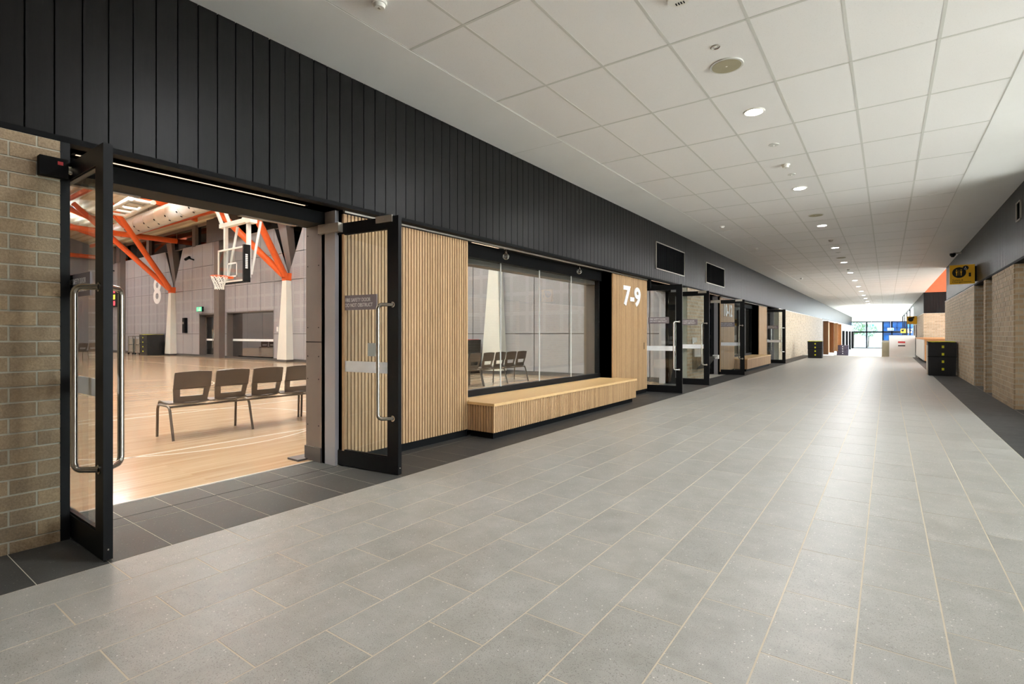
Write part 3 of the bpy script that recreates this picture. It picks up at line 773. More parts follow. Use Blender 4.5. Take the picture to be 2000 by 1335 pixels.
# dome camera on the right cladding
dc = empty('dome_camera', 'small dome security camera high on the cladding by the yellow sign', 'camera', (1.71, 19.6, 3.50))
MB().box(-.16, .018, -.04, .04, .04, .08).build('arm', M['silver'], dc)
MB().cyl((-.17, 0, .06), (-.17, 0, .0), .075, .07, 18).cyl((-.17, 0, 0), (-.17, 0, -.045), .06, .03, 18).build('dome', M['charcoal'], dc)

# ------------------------------------------------------------------ ceiling fittings
CXF = -1.156
def downlight(y, label):
    d = empty('ceiling_downlight', label, 'downlight', (CXF, y, ZC + .003), 0, 'round LED downlights along the corridor')
    MB().cyl((0, 0, 0), (0, 0, -.009), .108, .100, 32).build('trim_ring', M['white'], d)
    MB().cyl((0, 0, -.009), (0, 0, -.0105), .088, .086, 32).build('diffuser', M['lamp'], d)
    li = bpy.data.lights.new('downlight_beam', 'AREA'); li.shape = 'DISK'; li.size = .17; li.energy = DOWNLIGHT_W; li.color = (.97, .985, 1)
    lo = bpy.data.objects.new('downlight_beam', li); COL.objects.link(lo); lo.location = (0, 0, -.014); lo.parent = d
ords = ['first', 'second', 'third', 'fourth', 'fifth', 'sixth', 'seventh', 'eighth', 'ninth', 'tenth', 'eleventh', 'twelfth', 'thirteenth']
for i in range(-2, 13):
    y = 6.04 + 3.6 * i
    downlight(y, ('%s lit downlight in the ceiling row, counted from the camera' % ords[i]) if i >= 0 else ('lit downlight overhead near the camera' if i == -1 else 'lit downlight behind the camera'))
def speaker(y, label):
    s = empty('ceiling_speaker', label, 'speaker', (CXF, y, ZC + .003), 0, 'round ceiling speakers')
    MB().cyl((0, 0, 0), (0, 0, -.008), .142, .138, 36).build('rim', M['gridbar'], s)
    MB().cyl((0, 0, -.008), (0, 0, -.0095), .122, .122, 36).build('speaker_grille', M['cream_wall'], s)
    MB().cyl((0, 0, -.0095), (0, 0, -.011), .008, .008, 12).build('centre_badge', M['white'], s)
speaker(4.86, 'large round ceiling speaker in front of the first downlight'); speaker(12.02, 'round ceiling speaker just before the third downlight'); speaker(19.2, 'far round ceiling speaker before the fifth downlight')
def cdisc(x, y, r, label):
    s = empty('sprinkler_plate', label, 'sprinkler', (x, y, ZC + .003), 0, 'concealed sprinkler plates')
    MB().cyl((0, 0, 0), (0, 0, -.006), r, r * .96, 28).build('cover_plate', M['gridbar'], s); MB().cyl((0, 0, -.006), (0, 0, -.02), .008, .004, 10).build('test_pin', M['white'], s)
cdisc(CXF, 7.24, .062, 'flat round plate just past the first downlight'); cdisc(CXF, 8.74, .055, 'flat round plate just before the second downlight'); cdisc(CXF, 17.9, .07, 'flat round plate past the fourth downlight')
def detector(x, y, label):
    s = empty('smoke_detector', label, 'smoke detector', (x, y, ZC + .003), 0, 'smoke detectors on the ceiling')
    MB().cyl((0, 0, 0), (0, 0, -.02), .055, .052, 24).build('base_ring', M['white'], s)
    MB().cyl((0, 0, -.02), (0, 0, -.045), .044, .036, 24).build('sensor_head', M['white'], s); MB().cyl((0, 0, -.045), (0, 0, -.048), .012, .01, 12).build('sensor_eye', M['silver'], s)
detector(-2.96, 2.47, 'smoke detector at the top of the picture by the plaster margin'); detector(CXF, 8.19, 'smoke detector between the first and second downlights'); detector(CXF, 15.44, 'smoke detector between the third and fourth downlights')
detector(-2.96, 12.05, 'smoke detector over the door beside the 7-9 wall'); detector(-2.96, 15.7, 'smoke detector over the drinking trough pier'); detector(-2.96, 25.2, 'far smoke detector over the last hall door'); detector(CXF, 22.8, 'smoke detector before the sixth downlight')
ns = empty('ceiling_nozzle', 'tiny ring-shaped sensor beside the large ceiling speaker', 'sensor', (CXF, 4.49, ZC + .003))
MB().tube([(.034 * math.cos(t), .034 * math.sin(t), -.004) for t in [i * 2 * PI / 24 for i in range(25)]], .004, 6).build('ring', M['silver'], ns); MB().cyl((0, 0, 0), (0, 0, -.006), .012, .01, 10).build('nozzle', M['white'], ns)
vt = empty('emergency_light', 'white emergency light fitting at the top edge of the ceiling', 'light fitting', (-1.2, 3.68, ZC + .003))
MB().cyl((0, 0, 0), (0, 0, -.022), .085, .075, 28).build('body', M['white'], vt)
vv = MB()
for i in range(4): vv.box(-.03 + .018 * i, -.022 + .018 * i, .02, .05, -.0235, -.022)
vv.build('vent_slot', M['matt_black'], vt)

# ------------------------------------------------------------------ sports hall shell
CX = [-33.8, -21.8, -10.0]
def clip(poly, a, b, c):                                       # keep a*x + b*z <= c
    out = []
    for i in range(len(poly)):
        p, q = poly[i], poly[(i + 1) % len(poly)]; fp, fq = a * p[0] + b * p[1] - c, a * q[0] + b * q[1] - c
        if fp <= 0: out.append(p)
        if fp * fq < 0: t = fp / (fp - fq); out.append((p[0] + t * (q[0] - p[0]), p[1] + t * (q[1] - p[1])))
    return out
WT = 6.12
HDOOR, HWIN = (-30.6, -28.35), (-27.55, -23.05)                # door and window in the end wall
NDOOR = (-20.45, -18.3)
hb = MB()                                                      # backing with the V notches left open
def back(x0, x1, z0, z1): hb.box(x0, x1, GW + .02, GW + .34, z0, z1)
holes = sorted([HDOOR, HWIN, NDOOR])
xs_ = [-46]
for a, b in holes: xs_ += [a, b]
xs_.append(-4.66)
for i in range(0, len(xs_), 2): back(xs_[i], xs_[i + 1], 0, 2.35)
back(-46, -4.66, 2.35, 3.66)
seg = [-46]
for c in CX: seg += [c - 1.2, c + 1.2]
seg.append(-4.66)
for i in range(0, len(seg), 2): back(seg[i], seg[i + 1], 3.66, WT - .02)
we = hb.build('wall_hall_end', M['skirt']); tag(we, 'grey brown panelled end wall of the sports hall', 'wall', kind='structure')
edges = []
for i, c in enumerate(CX): edges.append(c)
joints = []
x = CX[0]
while x > -46: x -= 1.2; joints.append(max(x, -46))
joints = joints[::-1] + [CX[0] + 1.2 * i for i in range(0, 26)]
joints = [j for j in joints if j < -4.9] + [-4.66]
rows = [(0.12, 1.238, 0), (1.262, 3.658, 1), (3.682, 4.893, 1), (4.917, WT, 0)]
cnt = 0
for i in range(len(joints) - 1):
    for (z0, z1, perf) in rows:
        x0, x1 = joints[i] + .014, joints[i + 1] - .014
        if x1 - x0 < .05: continue
        polys = [[(x0, z0), (x1, z0), (x1, z1), (x0, z1)]]
        for (a, b) in holes:                                   # cut the openings
            nxt = []
            for p in polys:
                if max(q[0] for q in p) <= a or min(q[0] for q in p) >= b or min(q[1] for q in p) >= 2.35: nxt.append(p); continue
                l_ = clip(p, 1, 0, a); r_ = clip(p, -1, 0, -b); m_ = clip(clip(clip(p, -1, 0, -a), 1, 0, b), 0, -1, -2.355)
                nxt += [k for k in (l_, r_, m_) if len(k) > 2 and max(q[0] for q in k) - min(q[0] for q in k) > .02]
            polys = nxt
        for c in CX:                                           # cut the V notches
            nxt = []
            for p in polys:
                if max(q[0] for q in p) <= c - 1.2 or min(q[0] for q in p) >= c + 1.2 or max(q[1] for q in p) < 3.9: nxt.append(p); continue
                # left of the V: (x - c) <= -(z - 3.9) * 1.2 / 2.22
                k = 1.2 / (WT - 3.9)
                l_ = clip(p, 1, k, c + 3.9 * k); r_ = clip(p, -1, k, -c + 3.9 * k)
                if min(q[0] for q in p) >= c - .3: nxt.append(r_)
                elif max(q[0] for q in p) <= c + .3: nxt.append(l_)
                else: nxt += [l_, r_]
            polys = [k for k in nxt if len(k) > 2]
        for p in polys:
            mm = MB().prism(p, lambda a, b, t: (a, GW + t, b), .02)
            mm.build('panel', M['hall_panel_perf'] if perf else M['hall_panel'], we)
MB().box(-46, -4.7, GW - .012, GW + .02, 0, .11).build('skirting', M['skirt'], we)
text('wall_numeral', '8', 1.12, 1.62, (-36.75, GW - .001, 3.075), FACE_NY, M['print_white'], we, .006, .022)
# clerestory strip over the wall
cs = MB(); cs.box(-46, -4.66, GW + .1, GW + .2, 7.15, 7.3); cs.box(-46, -4.66, GW + .1, GW + .2, WT - .02, WT + .02)
csg = cs.build('window_3', M['bronze']); tag(csg, 'clerestory glazing strip above the hall end wall', 'window', kind='structure')
gm = MB().box(.05, 3.95, GW + .14, GW + .15, WT + .02, 7.15).mesh('pane', M['glass_dark'])
for i in range(10):
    xx = -45.8 + 4 * i
    inst('pane', gm, csg, (xx, 0, 0))
po = MB().box(-.19, .19, GW - .02, GW + .25, WT - .05, 7.25).mesh('mullion_post', M['bronze'])
for xx in (-43.6, -37.6, -31.2, -27.7, -18.9, -15.0): inst('mullion_post', po, csg, (xx, 0, 0))
# dark columns standing against the wall
for xx, lab in ((-41.6, 'dark steel column beside the scoreboard'), (-27.95, 'dark steel column between the exit door and the hall window')):
    c = MB().box(xx - .27, xx + .27, GW - .3, GW, 0, 7.25).build('column', M['bronze']); tag(c, lab, 'column', 'steel columns on the hall end wall', 'structure')
    MB().box(xx - 1.0 if xx > -30 else xx - .3, xx + .27 if xx < -30 else xx + 2.4, GW - .34, GW - .3, 6.0, 7.2).build('bracket_plate', M['skirt'], c)
# cream concrete buttress columns with their orange struts
labs = ['beside the large white 8', 'beside the hall window', 'seen through the viewing window']
for c, lab in zip(CX, labs):
    o = empty('buttress_column', 'tapered cream concrete column ' + lab, 'column', (c, 0, 0), 0, 'tapered cream columns')
    MB().hexa([(-.38, GW - .34, .1), (.38, GW - .34, .1), (.38, GW, .1), (-.38, GW, .1)], [(-.12, GW - .24, 3.62), (.2, GW - .24, 3.62), (.2, GW, 3.62), (-.12, GW, 3.62)]).build('shaft', M['cream_col'], o)
    MB().box(-.39, .39, GW - .35, GW, 0, .1).build('base_plate', M['skirt'], o)
    MB().hexa([(-.13, GW - .25, 3.62), (.21, GW - .25, 3.62), (.21, GW, 3.62), (-.13, GW, 3.62)], [(-.15, GW - .28, 3.95), (.24, GW - .28, 3.95), (.24, GW, 3.95), (-.15, GW, 3.95)]).build('steel_cap', M['orange'], o)
    jl = MB().box(.02, .03, GW - .3, GW - .24, .6, 3.5)
    for sg in (-1, 1):
        st = MB().cyl((.05 + .05 * sg, GW - .25, 3.85), (.05 + sg * 2.2, GW - 4.1, 8.35), .14, .14, 16); st.build('strut', M['orange'], o)
    MB().hexa([(-.1, GW + .05, 3.9), (.2, GW + .05, 3.9), (.2, GW + .3, 3.9), (-.1, GW + .3, 3.9)], [(-.95, GW - .05, 6.6), (-.25, GW - .05, 6.6), (-.25, GW + .35, 6.6), (-.95, GW + .35, 6.6)]).build('raking_post', M['bronze'], o)
    MB().cyl((.0, GW + .6, 3.9), (1.6, GW + 5, 8.3), .14, .14, 14).build('strut', M['orange'], o)
    MB().cyl((.0, GW + .6, 3.9), (-1.6, GW + 5, 8.3), .14, .14, 14).build('strut', M['orange'], o)
# roof with orange steelwork
rf = MB()
def sheet(pts, t=.1):
    rf.add(list(pts) + [(p[0], p[1], p[2] + t) for p in pts], [(0, 1, 2, 3), (7, 6, 5, 4), (0, 4, 5, 1), (1, 5, 6, 2), (2, 6, 7, 3), (3, 7, 4, 0)])
sheet([(-46, GW + .3, 7.3), (-4.4, GW + .3, 7.3), (-4.4, 0, 11.2), (-46, 0, 11.2)])
sheet([(-46, 0, 11.2), (-4.4, 0, 11.2), (-4.4, -14, 8), (-46, -14, 8)])
sheet([(-46, GW + .3, 7.3), (-4.4, GW + .3, 7.3), (-4.4, 28, 11.2), (-46, 28, 11.2)])
sheet([(-46, 28, 11.2), (-4.4, 28, 11.2), (-4.4, 44, 8), (-46, 44, 8)])
roof = rf.build('ceiling_hall', M['roof']); tag(roof, 'cream ribbed roof over the sports halls', 'ceiling', kind='structure')
for c in CX + [-45.5]:
    MB().cyl((c, -13, 6.68), (c, 26, 6.68), .15, .15, 14).build('bottom_chord', M['orange'], roof)
    for j in range(8):
        y = 11 - 3.2 * j; zz = 7.3 + (GW + .3 - max(y - 1.6, 0)) * .292
        MB().cyl((c, y, 6.68), (c, y - 1.6, zz - .1), .09, .09, 10).build('web_member', M['orange'], roof)
for i, xx in enumerate((-41.8, -37.8, -29.8, -25.8, -17.8, -13.8)):
    m = MB(); y0, y1 = 12.6, 1.0; z0, z1 = 7.3 + .7 * .292, 7.3 + 12.3 * .292
    m.add([(xx - .1, y0, z0 - .3), (xx + .1, y0, z0 - .3), (xx + .1, y1, z1 - .3), (xx - .1, y1, z1 - .3), (xx - .1, y0, z0), (xx + .1, y0, z0), (xx + .1, y1, z1), (xx - .1, y1, z1)],
          [(3, 2, 1, 0), (4, 5, 6, 7), (0, 1, 5, 4), (1, 2, 6, 5), (2, 3, 7, 6), (3, 0, 4, 7)])
    m.build('rafter', M['orange'], roof)
for y in (12.1, 8.5): MB().box(-45, -22, y, y + .14, 7.3 + (GW + .3 - y) * .292 - .42, 7.3 + (GW + .3 - y) * .292 - .22).build('purlin', M['orange'], roof)
hs = MB(); hs.box(-46.3, -46, -14, 44, 0, 12); hs.box(-46, -4.4, -14.3, -14, 0, 12); hs.box(-46, -4.4, 44, 44.3, 0, 12)
tag(hs.build('wall_hall_far', M['hall_panel']), 'far panelled walls of the sports halls', 'wall', kind='structure')
# air duct
du = empty('air_duct', 'pale round air duct hung under the hall roof', 'duct', (0, 0, 0))
MB().cyl((-37, 11.0, 7.12), (-23.5, 11.0, 7.32), .46, .46, 28).build('duct_run', M['duct'], du)
dm = MB()
for i in range(9):
    for a in (3.7, 4.3): dm.cyl((-35 + 1.3 * i, 11 + .455 * math.cos(a), 7.15 + .015 * i + .455 * math.sin(a)), (-35 + 1.3 * i, 11 + .47 * math.cos(a), 7.15 + .015 * i + .47 * math.sin(a)), .05, .05, 10)
dm.build('air_nozzle', M['charcoal'], du)
for i in range(10): MB().cyl((-36.5 + 1.35 * i, 11, 7.13 + .0148 * 1.35 * i), (-36.46 + 1.35 * i, 11, 7.13 + .0148 * 1.35 * i), .47, .47, 28).build('duct_collar', M['duct'], du)
hm = MB()
for i in range(4): hm.cyl((-35 + 3.4 * i, 11, 7.5), (-35 + 3.4 * i, 11, 8.0), .015, .015, 6)
hm.build('hanger_rod', M['steel'], du)
# high bay lamps
k = 0
for yi, y in enumerate((-7.0, 1.0, 8.6)):
    for xi, xx in enumerate((-39, -28, -18.5, -11.5, -6.6)):
        k += 1
        zz = 9.0 if y < 5 else 7.75
        hbx = empty('high_bay_lamp', 'high bay lamp in the %s row of the hall roof, %s from the corridor' % (('rear', 'middle', 'end wall')[yi], ('fifth', 'fourth', 'third', 'second', 'first')[xi]), 'lamp', (xx, y, zz), 0, 'high bay lamps of the sports hall')
        MB().box(-.8, .8, -.14, .14, 0, .08).build('housing', M['white'], hbx)
        MB().box(-.78, .78, -.12, .12, -.008, 0).build('diffuser', M['lamp'], hbx)
        MB().cyl((0, 0, .08), (0, 0, .9), .012, .012, 6).build('hanger_rod', M['steel'], hbx)
        li = bpy.data.lights.new('high_bay_beam', 'AREA'); li.shape = 'RECTANGLE'; li.size = 1.5; li.size_y = .22; li.energy = HIGHBAY_W; li.color = (.74, .89, 1)
        lo = bpy.data.objects.new('high_bay_beam', li); COL.objects.link(lo); lo.location = (0, 0, -.02); lo.parent = hbx
        lu = bpy.data.lights.new('added_roof_fill', 'AREA'); lu.shape = 'RECTANGLE'; lu.size = 1.5; lu.size_y = .22; lu.energy = HIGHBAY_W * 5.2; lu.color = (.86, .94, 1)  # upward light added above each housing to brighten the hall roof
        lo = bpy.data.objects.new('added_roof_fill', lu); COL.objects.link(lo); lo.location = (0, 0, .1); lo.rotation_euler = (PI, 0, 0); lo.parent = hbx
for y, xx in ((19, -9.5), (19, -22), (19, -34)):
    hbx = empty('high_bay_lamp', 'high bay lamp of the second hall, %s' % {-9.5: 'by the corridor side', -22: 'mid roof', -34: 'by the far side'}[xx], 'lamp', (xx, y, 9.1), 0, 'high bay lamps of the second hall')
    MB().box(-.8, .8, -.14, .14, 0, .08).build('housing', M['white'], hbx); MB().box(-.78, .78, -.12, .12, -.008, 0).build('diffuser', M['lamp'], hbx)
    MB().cyl((0, 0, .08), (0, 0, .9), .012, .012, 6).build('hanger_rod', M['steel'], hbx)
    li = bpy.data.lights.new('high_bay_beam', 'AREA'); li.shape = 'RECTANGLE'; li.size = 1.5; li.size_y = .22; li.energy = HIGHBAY_W * (.5 if xx < -15 else .08)
    lo = bpy.data.objects.new('high_bay_beam', li); COL.objects.link(lo); lo.location = (0, 0, -.02); lo.parent = hbx

# openings of the end wall
d5 = empty('door_5', 'glazed double exit door in the hall end wall', 'door', (HDOOR[0], GW + .3, 0), 0, None, 'structure')
Lw = HDOOR[1] - HDOOR[0]
f = MB(); f.box(0, .08, -.3, .04, 0, 2.35); f.box(Lw - .08, Lw, -.3, .04, 0, 2.35); f.box(0, Lw, -.3, .04, 2.27, 2.35); f.build('door_frame', M['bronze'], d5)
for i in range(2):
    x0 = .08 + i * (Lw - .16) / 2; x1 = x0 + (Lw - .16) / 2
    m = MB(); m.box(x0, x0 + .11, 0, .04, 0, 2.27); m.box(x1 - .11, x1, 0, .04, 0, 2.27); m.box(x0, x1, 0, .04, 0, .14); m.box(x0, x1, 0, .04, 2.16, 2.27)
    lf = m.build('door_leaf', M['bronze'], d5)
    MB().box(x0 + .1, x1 - .1, .012, .02, .14, 2.16).build('glass_pane', M['glass'], lf); MB().box(x0 + .1, x1 - .1, .008, .012, .88, .98).build('frosted_band', M['frost'], lf)
    xh = x1 - .07 if i == 0 else x0 + .07
    MB().tube([(xh, 0, .5), (xh, -.07, .5), (xh, -.07, 1.5), (xh, 0, 1.5)], .018, 8).build('pull_handle', M['steel'], lf)
w4 = empty('window_4', 'wide window with frosted band in the hall end wall', 'window', (HWIN[0], GW + .3, 0), 0, None, 'structure'); Lw = HWIN[1] - HWIN[0]
f = MB(); f.box(0, .08, -.28, .05, 0, 2.35); f.box(Lw - .06, Lw, -.28, .05, 0, 2.35); f.box(0, Lw, -.28, .05, 2.3, 2.35); f.box(0, Lw, -.28, .05, 0, .06); f.build('window_frame', M['bronze'], w4)
gp = MB().box(.005, 1.45, .0, .01, .06, 2.3).mesh('pane', glass('mirror_glass', '#60656a', 1.0, .5))
for i in range(3): inst('pane', gp, w4, (.08 + 1.455 * i, 0, 0))
MB().box(.08, Lw - .06, -.004, -.001, .88, .99).build('frosted_band', M['frost'], w4)
d6 = empty('door_6', 'dark recessed door at the near end of the hall end wall', 'door', (NDOOR[0], GW + .3, 0), 0, None, 'structure')
f = MB(); f.box(0, .08, -.3, .04, 0, 2.35); f.box(2.07, 2.15, -.3, .04, 0, 2.35); f.box(0, 2.15, -.3, .04, 2.27, 2.35); f.build('door_frame', M['bronze'], d6); MB().box(.08, 2.07, 0, .04, 0, 2.27).build('door_leaf', M['bronze'], d6)
es = empty('exit_sign', 'small green exit sign above the hall exit door', 'sign', (-30.2, GW - .3, 2.44))
MB().box(0, .62, 0, .1, 0, .26).build('sign_box', M['matt_black'], es); MB().box(.01, .61, -.004, 0, .01, .25).build('sign_face', M['green'], es)
p = MB(); p.cyl((.24, -.004, .2), (.24, -.007, .2), .025, None, 12); p.box(.2, .27, -.007, -.004, .1, .17); p.box(.17, .2, -.007, -.004, .03, .12); p.box(.25, .3, -.007, -.004, .03, .1); p.box(.36, .46, -.007, -.004, .03, .22); p.build('running_figure', M['print_white'], es)
ph = empty('wall_phone', 'black wall box beside the cream column near the exit door', 'wall box', (-32.3, GW - .16, 1.3)); MB().box(0, .28, 0, .16, 0, .85).build('housing', M['charcoal'], ph); MB().box(.05, .2, -.005, 0, .5, .62).build('display', M['silver'], ph)
sw = empty('hall_switch', 'small white switch on the panelled wall beside the middle cream column', 'switch', (-22.75, GW - .03, 1.35)); MB().box(0, .12, 0, .03, 0, .22).build('plate', M['white'], sw); MB().box(.04, .08, -.006, 0, .08, .14).build('rocker', M['print_white'], sw)
for xx, zz, lab in ((-31.2, 5.35, 'black security camera on the panels above the exit door'), (-43.4, 5.6, 'black security camera on the panels near the scoreboard')):
    cc = empty('security_camera', lab, 'camera', (xx, GW, zz), 0, 'security cameras on the hall wall')
    MB().cyl((0, 0, 0), (0, -.3, .08), .04, .04, 8).build('arm', M['matt_black'], cc); MB().cyl((-.2, -.36, .0), (.16, -.3, .1), .075, .075, 12).build('camera_body', M['matt_black'], cc)
sb = empty('scoreboard', 'electronic scoreboard with red and yellow digits at the hall end', 'scoreboard', (-45.4, GW - .145, 3.1)); MB().box(0, 2.75, 0, .12, 0, 1.35).build('case', M['scoreboard_black'], sb)
for r_, (z, mt) in enumerate(((.95, M['led_red']), (.52, M['led_yellow']), (.1, M['led_red']))):
    for q in range(6): MB().box(.15 + .43 * q, .42 + .43 * q, -.006, 0, z, z + .3).build('digit', mt, sb)

# ------------------------------------------------------------------ basketball hoops
def hoop(x0, y, z_top, label):
    o = empty('basketball_hoop', label, 'basketball hoop', (x0, y, 0), 0, 'ceiling hung basketball hoops'); W, H = 1.8, 1.05; zt = z_top; zb = z_top - H
    MB().box(0.03, W - .03, 0, .012, zb + .03, zt - .03).build('backboard_glass', M['glass'], o)
    f = MB()
    for a in ((0, .05, zb, zt), (W - .05, W, zb, zt), (0, W, zt - .05, zt), (0, W, zb, zb + .05)): f.box(a[0], a[1], -.012, .02, a[2], a[3])
    f.build('backboard_border', M['white'], o)
    s = MB(); c = W / 2
    for a in ((c - .3, c - .25, zb + .15, zb + .6), (c + .25, c + .3, zb + .15, zb + .6), (c - .3, c + .3, zb + .55, zb + .6), (c - .3, c + .3, zb + .15, zb + .2)): s.box(a[0], a[1], -.006, -.001, a[2], a[3])
    s.build('target_square', M['print_white'], o)
    MB().box(W, W + .07, -.14, .06, zb - .05, zt).box(0, W, -.02, .05, zb - .05, zb).build('edge_padding', M['charcoal'], o)
    lt = MB()
    for i in range(8): lt.box(W + .07, W + .073, -.09, -.02, zt - .32 - .055 * i, zt - .28 - .055 * i)
    lt.build('side_marking', M['print_white'], o)
    zr = zb + .15; cy_ = -.38
    MB().tube([(c + .23 * math.cos(t), cy_ + .23 * math.sin(t), zr) for t in [i * 2 * PI / 32 for i in range(33)]], .012, 8).box(c - .09, c + .09, -.17, 0, zr - .05, zr + .01).build('rim', M['orange'], o)
    nt = MB(); lv = [(0, .225), (.1, .2), (.2, .16), (.3, .13), (.4, .125)]; n = 12
    for sg in (1, -1):
        for i in range(n):
            nt.tube([(c + r * math.cos(2 * PI * (i + sg * j * .5) / n), cy_ + r * math.sin(2 * PI * (i + sg * j * .5) / n), zr - d) for j, (d, r) in enumerate(lv)], .008, 4)
    nt.build('net', M['net'], o)
    g = MB()
    zbm = zt + .72
    for xx in (.22, 1.62):
        g.box(xx, xx + .1, .06, .16, zb + .1, zbm); g.cyl((xx + .07, .18, zb + .2), (xx + .16, .42, zbm + .05), .04, .04, 8)
    g.box(-.05, W + .1, .05, .2, zbm, zbm + .13); g.box(W - .15, W + .12, .02, .24, zbm - .05, zbm + .22)
    g.build('hanging_frame', M['white'], o)
    h = MB()
    for xx in (.02, .5): h.cyl((xx, .12, zbm + .1), (xx - .9, -1.2, 9.2), .055, .055, 8)
    for xx in (1.3, 1.75): h.cyl((xx, .12, zbm + .1), (xx, 2.2, 8.9), .055, .055, 8)
    h.build('roof_brace', M['white'], o)
    return o
hoop(-17.2, 7.9, 3.88, 'glass backboard basketball hoop hanging in the hall')
# folded hoop tucked under the roof on the far side
fh = empty('folded_hoop', 'folded white hoop frame tucked up under the orange roof steel', 'basketball hoop', (-29.6, 9.0, 7.3))
q = MB()
for dy in (0, .9): q.cyl((-1.75, dy, -.1), (1.75, dy, .1), .11, .11, 10)
for i in range(5): q.cyl((-1.6 + .8 * i, 0, -.08 + .04 * i), (-1.6 + .8 * i, .9, -.08 + .04 * i), .07, .07, 8)
q.build('mast', M['white'], fh); MB().box(.7, 1.6, .1, .95, .12, .17).build('backboard', M['white'], fh)

# ------------------------------------------------------------------ linked chairs
def shell():
    """one plastic seat shell, facing -X, centred on y = 0; back towards +X"""
    m = MB(); nu, T = 12, .016
    rows = [.43, .465, .50, .525, .565, .585, .60, .66, .72, .765, .785]
    def pt(u, z, off):
        w = (.205 if z > .6 else .185 + .02 * max(0, (z - .43) / .17)) * (1 - .02 * (z > .77)); t = (z - .43)
        bulge = .028 * (1 - u * u); x = .0 + t * .22 + bulge * .8 + (0.012 if z >= .6 else 0)
        zz = z + (.012 * (1 - u * u) if z > .76 else 0)
        return (x - off * .97, u * w, zz + off * .2)
    us = [-1 + 2 * i / nu for i in range(nu + 1)]
    quad = lambda i, j: not (rows[j] >= .50 and rows[j + 1] <= .586 and abs((us[i] + us[i + 1]) / 2) < .62 + .14 * (rows[j] - .5) / .085)
    idx = {}; vs = []; fs = []
    def V(i, j, o):
        if (i, j, o) not in idx: idx[(i, j, o)] = len(vs); vs.append(pt(us[i], rows[j], T * o))
        return idx[(i, j, o)]
    nj = len(rows) - 1
    for i in range(nu):
        for j in range(nj):
            if not quad(i, j): continue
            fs.append((V(i, j, 0), V(i + 1, j, 0), V(i + 1, j + 1, 0), V(i, j + 1, 0))); fs.append((V(i, j + 1, 1), V(i + 1, j + 1, 1), V(i + 1, j, 1), V(i, j, 1)))
            for (di, dj, a, b) in ((-1, 0, (i, j), (i, j + 1)), (1, 0, (i + 1, j + 1), (i + 1, j)), (0, -1, (i + 1, j), (i, j)), (0, 1, (i, j + 1), (i + 1, j + 1))):
                ii, jj = i + di, j + dj
                if ii < 0 or ii >= nu or jj < 0 or jj >= nj or not quad(ii, jj): fs.append((V(*a, 0), V(*b, 0), V(*b, 1), V(*a, 1)))
    m.add(vs, fs, False)
    prof = [(.03, .445), (-.02, .425), (-.1, .415), (-.22, .42), (-.32, .435), (-.375, .43), (-.40, .405)]
    n = 8; vs = []; fs = []
    for (x, z) in prof:
        for o in (0, -.016):
            for i in range(n + 1):
                u = -1 + 2 * i / n; vs.append((x, u * (.185 + .02 * min(1, -x / .2 if x < 0 else 0)), z + o - .018 * (1 - u * u) + (.0)))
    st = n + 1
    for r in range(len(prof) - 1):
        b0, b1 = r * 2 * st, (r + 1) * 2 * st
        for i in range(n):
            fs.append((b0 + i, b0 + i + 1, b1 + i + 1, b1 + i)); fs.append((b1 + st + i, b1 + st + i + 1, b0 + st + i + 1, b0 + st + i))
        fs.append((b0, b1, b1 + st, b0 + st)); fs.append((b0 + n, b0 + st + n, b1 + st + n, b1 + n))
    fs += [(i, st + i, st + i + 1, i + 1) for i in range(n)]; e = (len(prof) - 1) * 2 * st
    fs += [(e + i, e + i + 1, e + st + i + 1, e + st + i) for i in range(n)]
    m.add(vs, fs, False)
    me = m.mesh('seat_shell', M['chair']); return me
shell_me = shell()
rl = MB().tube([(.115, 0, 0), (.02, 0, .34), (-.005, 0, .375), (-.05, 0, .392), (-.27, 0, .392), (-.31, 0, .38), (-.33, 0, .34), (-.345, 0, 0)], .015, 8).mesh('leg_frame', M['chair_metal'])
def chairs(x, y0, n, label, group='linked rows of brown plastic hall chairs', rz=0):
    g = empty('linked_chairs', label, 'chairs', (x, y0, 0), rz, group); P = .463
    for i in range(n): inst('seat_shell', shell_me, g, (0, P * (i + .5), 0))
    for i in sorted(set(list(range(0, n + 1, 2)) + [n])): inst('leg_frame', rl, g, (0, P * i, 0))
    for xx, z in ((.01, .383), (-.29, .393)): MB().cyl((xx, 0, z), (xx, P * n, z), .013, .013, 8).build('beam', M['chair_metal'], g)
    return g
chairs(-6.785, 2.57, 4, 'row of four linked brown chairs seen through the nearest open door')
chairs(-6.785, 4.47, 4, 'linked brown chairs hidden behind the oak wall next to the door row')
chairs(-7.83, 7.68, 4, 'linked brown chairs at the cut edge of the viewing window')
chairs(-7.83, 9.57, 4, 'four linked brown chairs seen through the viewing window')
chairs(-31.6, 7.6, 4, 'distant linked chairs beyond the steel door handle', rz=.3)

